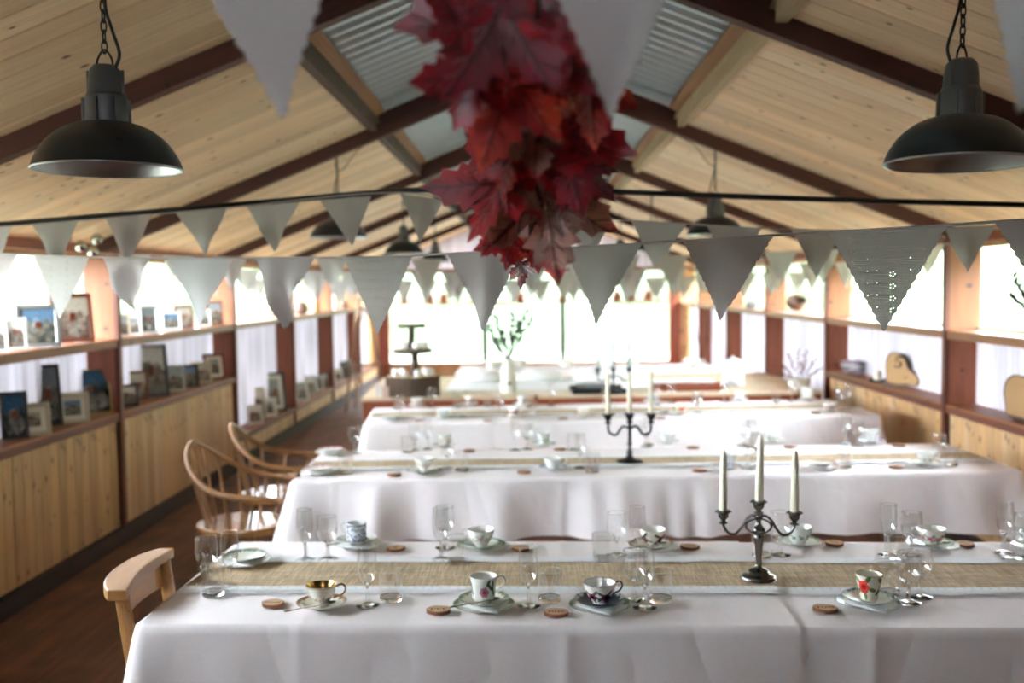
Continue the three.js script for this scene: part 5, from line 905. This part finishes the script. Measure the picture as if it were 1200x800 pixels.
{ // dark basket on the upper right shelf, far part
  const [x, d] = rx(932, 0.09), t = thing('wicker_basket', 'dark wicker bowl tipped on the upper right shelf', 'basket', [x, MID + 0.001, -d]);
  const bowl = lathe(splinePts([[0.0005, 0.002], [0.05, 0.003], [0.09, 0.04], [0.1, 0.1], [0.095, 0.102], [0.083, 0.05], [0.045, 0.012], [0.0005, 0.011]], 30), 36); part('bowl', bowl.rotateX(0.5).translate(0, 0.045, 0), clay, t);
  const [x2, d2] = rx(880, 0.09); const o = single('tin_box', rbx(0.1, 0.09, 0.16, 0.01, 0, 0.046, 0), std({ color: rgb(70, 68, 70), roughness: 0.5 }), 'small dark tin on the far upper right shelf', 'tin'); o.position.set(x2, MID + 0.001, -d2);
}
function sprig(t, base, tips, r, leaf, leafMat, seed) { // bare twigs with small leaves or buds
  const R = rng(seed);
  for (const tip of tips) { const mid = [lerp(base[0], tip[0], 0.5) + 0.03 * (R() - 0.5), lerp(base[1], tip[1], 0.55), lerp(base[2], tip[2], 0.5) + 0.03 * (R() - 0.5)]; part('twig', tube([base, mid, tip], r, 14, 5), M.twig, t); for (let k = 0; k < 5; k++) { const u = 0.45 + 0.13 * k, p = [0, 1, 2].map((i) => lerp(lerp(base[i], mid[i], u), lerp(mid[i], tip[i], u), u)); part('bud', new THREE.SphereGeometry(leaf, 7, 5).scale(1.6, 0.7, 1).rotateZ(R() * 3).translate(p[0] + 0.02 * (R() - 0.5), p[1] + 0.01, p[2] + 0.02 * (R() - 0.5)), leafMat, t); } }
}
M.twig = std({ color: rgb(66, 52, 44), roughness: 0.9 });
{ // sprig on the upper right shelf close to the frame edge
  const [x, d] = rx(1212, 0.1), t = thing('leafy_sprig_vase', 'small bottle with a dark leafy sprig on the upper right shelf', 'plant', [x, MID + 0.001, -d]);
  part('bottle', lathe([[0.0005, 0], [0.03, 0], [0.032, 0.05], [0.014, 0.08], [0.013, 0.11], [0.016, 0.113]], 20), M.iron, t);
  sprig(t, [0, 0.1, 0], [[-0.06, 0.3, -0.1], [-0.02, 0.34, -0.2], [-0.05, 0.22, -0.16], [0, 0.3, 0.05]], 0.003, 0.015, std({ color: rgb(40, 48, 36), roughness: 0.8 }), 5);
}
// ---------------------------------------------------------------- things on the counter
const CYT = 0.761;
{ // three-tier log cake stand
  const p = onY(484, 463, CYT), t = thing('log_cake_stand', 'three-tier cake stand of bark-edged log slices on the counter', 'cake stand', p, 0.2), R = rng(12);
  const slice = (r, h, y) => { const n = 40, s = new THREE.Shape(), k = R() * 6; for (let i = 0; i <= n; i++) { const a = i / n * 2 * PI, q = r * (1 + 0.05 * Math.sin(2 * a + k) + 0.03 * Math.sin(5 * a + k * 2)); i ? s.lineTo(q * Math.cos(a), q * Math.sin(a)) : s.moveTo(q * Math.cos(a), q * Math.sin(a)); } part('log_tier', new THREE.ExtrudeGeometry(s, { depth: h, bevelEnabled: false }).rotateX(-PI / 2).translate(0, y, 0), M.bark, t, 'bark-edged log tier'); part('cut_top', new THREE.ShapeGeometry(s).scale(0.95, 0.95, 1).rotateX(-PI / 2).translate(0, y + h + 0.001, 0), M.logFace, t, 'pale cut top'); };
  slice(0.21, 0.16, 0.001); part('branch_post', rod([0.02, 0.16, 0], [0.02, 0.345, 0], 0.035, 0.03, 12), M.bark, t); slice(0.155, 0.035, 0.345); part('branch_post', rod([-0.01, 0.38, 0], [0, 0.55, 0], 0.032, 0.026, 12), M.bark, t); slice(0.115, 0.03, 0.55);
  // cupcakes on the tiers
  const wrapG = lathe([[0.0005, 0], [0.022, 0], [0.03, 0.035], [0.0005, 0.036]], 14), topG = new THREE.SphereGeometry(0.031, 14, 8, 0, 2 * PI, 0, PI / 2).scale(1, 0.8, 1).translate(0, 0.034, 0);
  let proto; const put = (x, y, z) => { const pos = V(x, y, z).applyAxisAngle(V(0, 1, 0), 0.2).add(p); if (!proto) { proto = thing('cupcake', 'white iced cupcake on the log cake stand', 'cupcake', pos, 0, 'cupcakes on the log stand'); part('paper_case', wrapG, M.whiteCloth, proto); part('icing', topG, M.china, proto); } else copyOf(proto, pos, 0); };
  for (let k = 0; k < 9; k++) put(0.15 * Math.cos(k * 0.698), 0.164, 0.15 * Math.sin(k * 0.698)); for (let k = 0; k < 6; k++) put(0.105 * Math.cos(k * 1.047 + 0.3), 0.383, 0.105 * Math.sin(k * 1.047 + 0.3));
}
{ // white cards standing before the stand
  const card = (px, py, w, h, label, c) => { const o = single('small_card', bx(w, h, 0.004, 0, h / 2, 0).rotateX(-0.15), std({ color: rgb(...c), roughness: 0.9 }), label, 'card'); o.position.copy(onY(px, py, CYT + 0.002)); o.rotation.y = 0.2; };
  card(445, 464.5, 0.07, 0.1, 'small white card at the left end of the counter', [232, 226, 220]); card(452, 466, 0.05, 0.09, 'small pinkish card before the log stand', [214, 178, 166]);
}
{ // jug with branches
  const p = onY(596, 460.5, CYT + 0.01), t = thing('enamel_jug', 'tall cream enamel jug holding bare budding branches on the counter', 'jug', p);
  part('jug_body', lathe(splinePts([[0.0005, 0.001], [0.062, 0.002], [0.066, 0.02], [0.058, 0.12], [0.045, 0.22], [0.038, 0.255], [0.044, 0.28], [0.042, 0.28], [0.035, 0.25], [0.0005, 0.24]], 40), 36), cream, t);
  part('handle', tube([[0.042, 0.255, 0], [0.085, 0.25, 0], [0.1, 0.18, 0], [0.08, 0.1, 0], [0.056, 0.08, 0]], 0.007, 24, 8), cream, t); part('spout', new THREE.ConeGeometry(0.02, 0.04, 12).rotateZ(0.9).translate(-0.047, 0.262, 0), cream, t);
  part('emblem', new THREE.CircleGeometry(0.014, 16).rotateX(-0.07).translate(0.012, 0.085, 0.0625), M.iron, t, 'small dark emblem');
  sprig(t, [0, 0.25, 0], [[-0.16, 0.55, 0.02], [-0.1, 0.62, -0.05], [-0.05, 0.5, 0.05], [0.04, 0.64, 0.0], [0.1, 0.58, 0.05], [0.15, 0.66, -0.03], [0.2, 0.6, 0.04], [-0.12, 0.45, 0.04]], 0.0055, 0.02, std({ color: rgb(58, 54, 52), roughness: 0.8 }), 8);
}
{ const p = onY(702, 461, CYT), t = thing('serving_tray', 'black serving tray on the counter behind the middle candles', 'tray', p, 0.05); part('tray_base', rbx(0.44, 0.02, 0.3, 0.008, 0, 0.011, -0.1), M.black, t); for (const s of [-1, 1]) part('tray_rim', rbx(0.44, 0.035, 0.012, 0.004, 0, 0.03, -0.1 + s * 0.145), M.black, t);
  const k = single('tea_towel', grid(20, 10, (u, v) => [0.26 * (u - 0.5), 0.05 + 0.02 * fbm(u * 4, v * 4) + 0.02 * Math.sin(v * PI), 0.2 * (v - 0.5)]), std({ color: rgb(120, 124, 124), roughness: 0.95 }), 'crumpled grey towel on the black serving tray', 'towel'); k.position.copy(p).add(V(-0.05, -0.01, -0.1)); }
{ const p = onY(806, 458, CYT), t = thing('bread_board', 'long brown bread board with a white cloth on the counter', 'board', p, 0.03); part('board_body', wb(0.58, 0.06, 0.24, 0, 0.031, -0.1, 0.012), std({ map: T.dark, color: rgb(225, 200, 185), roughness: 0.6 }), t); part('cloth_cover', rbx(0.5, 0.02, 0.2, 0.009, -0.02, 0.073, -0.12), M.whiteCloth, t, 'white cloth cover'); }
{ const p = onY(937, 455, CYT), t = thing('dried_flower_bowl', 'white bowl of brown dried flowers at the right end of the counter', 'flower bowl', p); part('bowl', lathe(splinePts([[0.0005, 0.001], [0.05, 0.002], [0.08, 0.04], [0.095, 0.08], [0.09, 0.08], [0.07, 0.03], [0.0005, 0.014]], 24), 30), cream, t); sprig(t, [0, 0.03, 0], [[-0.16, 0.2, 0.02], [-0.1, 0.28, 0], [-0.02, 0.32, 0.03], [0.06, 0.3, -0.02], [0.13, 0.24, 0.02], [-0.2, 0.14, 0.03], [0.17, 0.16, 0.02], [0, 0.22, 0.08]], 0.0022, 0.012, std({ color: rgb(118, 78, 56), roughness: 0.9 }), 3); }
{ // cloche
  const p = onY(859, 452, CYT), t = thing('cake_cloche', 'frosted white domed cloche on the counter by the right wall', 'cloche', p);
  part('dome', lathe(splinePts([[0.092, 0.014], [0.09, 0.08], [0.082, 0.17], [0.055, 0.225], [0.0005, 0.24]], 24), 36), std({ color: rgb(226, 226, 226), roughness: 0.35 }), t); part('stand', lathe([[0.0005, 0.001], [0.105, 0.001], [0.108, 0.008], [0.1, 0.013], [0.0005, 0.014]], 36), M.china, t); part('knob', new THREE.SphereGeometry(0.012, 12, 8).translate(0, 0.249, 0), M.china, t);
}
{ // hanging jar on two cords
  const z = -12.6, p = onZ(822, 440, z), a = onZ(811, 352, z), b = onZ(834, 352, z), t = thing('hanging_jar', 'white jar hung on two slanting cords by the right wall', 'hanging jar', p);
  part('jar_body', lathe(splinePts([[0.0005, 0], [0.05, 0.002], [0.085, 0.06], [0.08, 0.14], [0.04, 0.19], [0.045, 0.21]], 24), 28), cream, t); const cord = (q) => tube([[0, 0.19, 0], q.clone().sub(p).toArray(), q.clone().sub(p).add(V(0.0, 0.9, 0)).toArray()], 0.006, 16, 6);
  part('cord', cord(a), M.twig, t); part('cord', cord(b), M.twig, t);
}
// crockery and linen on the far white table
{
  const R = rng(44), bowlG = lathe(splinePts([[0.0005, 0.001], [0.04, 0.002], [0.075, 0.05], [0.085, 0.09], [0.08, 0.09], [0.06, 0.04], [0.0005, 0.012]], 20), 24); let proto;
  for (let k = 0; k < 6; k++) { const x = -0.55 + k * 0.42 + 0.2 * R(), z = -10.5 - 0.3 * R(); if (!proto) { proto = single('serving_bowl', bowlG, M.china, 'white serving bowl on the far white-clothed table', 'bowl', 'white bowls on the far table'); proto.position.set(x, CY + 0.003, z); } else copyOf(proto, [x, CY + 0.003, z], R() * 3); }
  const heap = (x, z, w, h, label) => { const o = single('napkin_heap', grid(24, 16, (u, v) => { const a = u * 2 * PI, r = Math.sin(v * PI / 2); return [w * r * Math.cos(a) * (0.9 + 0.2 * noise(u * 6, v * 3)), h * Math.cos(v * PI / 2) * (0.8 + 0.4 * noise(Math.cos(a) * 2 + 5, v * 5)), 0.12 * r * Math.sin(a)]; }), M.whiteCloth, label, 'linen'); o.position.set(x, 0.771, z); };
  heap(-0.45, -9.15, 0.2, 0.1, 'heap of white linen on the counter behind the cake stand'); heap(0.08, -9.2, 0.22, 0.09, 'heap of white linen on the counter behind the enamel jug'); heap(0.62, -9.2, 0.24, 0.08, 'heap of white linen on the counter behind the iron candelabra');
}
// small brown pots on the transom shelf of the far window
{ const g = lathe(splinePts([[0.0005, 0.001], [0.06, 0.002], [0.08, 0.07], [0.05, 0.13], [0.055, 0.16]], 16), 18); let proto; [-2.2, -1.75, -1.5, -0.95, -0.15, 0.6, 1.25, 1.55, 1.8, 2.1].forEach((x, i) => { const pos = [x, MID + 0.042, ZEND + 0.04]; if (!proto) { proto = single('clay_pot', g, std({ color: rgb(128, 72, 48), roughness: 0.8 }), 'small brown pot on the transom of the far window', 'pot', 'pots on the far transom'); proto.position.set(...pos); } else copyOf(proto, pos, i); }); }
{ // silver baubles under the left eave
  const c = onX(95, 288, -(W - 0.04)); [[0, 0, 0], [0.0, 0.05, -0.22], [0.0, -0.03, -0.16], [0, 0.04, 0.2]].forEach(([a, b, d], i) => { const t = thing('glass_bauble', 'silver bauble hanging under the left eave by the window post', 'bauble', [c.x, c.y + b, c.z + d], 0, 'silver baubles under the left eave'); part('ball', new THREE.SphereGeometry(0.035, 18, 12), M.silver, t); part('thread', rod([0, 0.034, 0], [-0.02, HEAD + 0.03 - c.y - b, 0], 0.0015), M.twig, t); });
}
scene.traverse((o) => { if (o.isMesh) { o.castShadow = true; o.receiveShadow = true; } });
renderer.render(scene, camera);
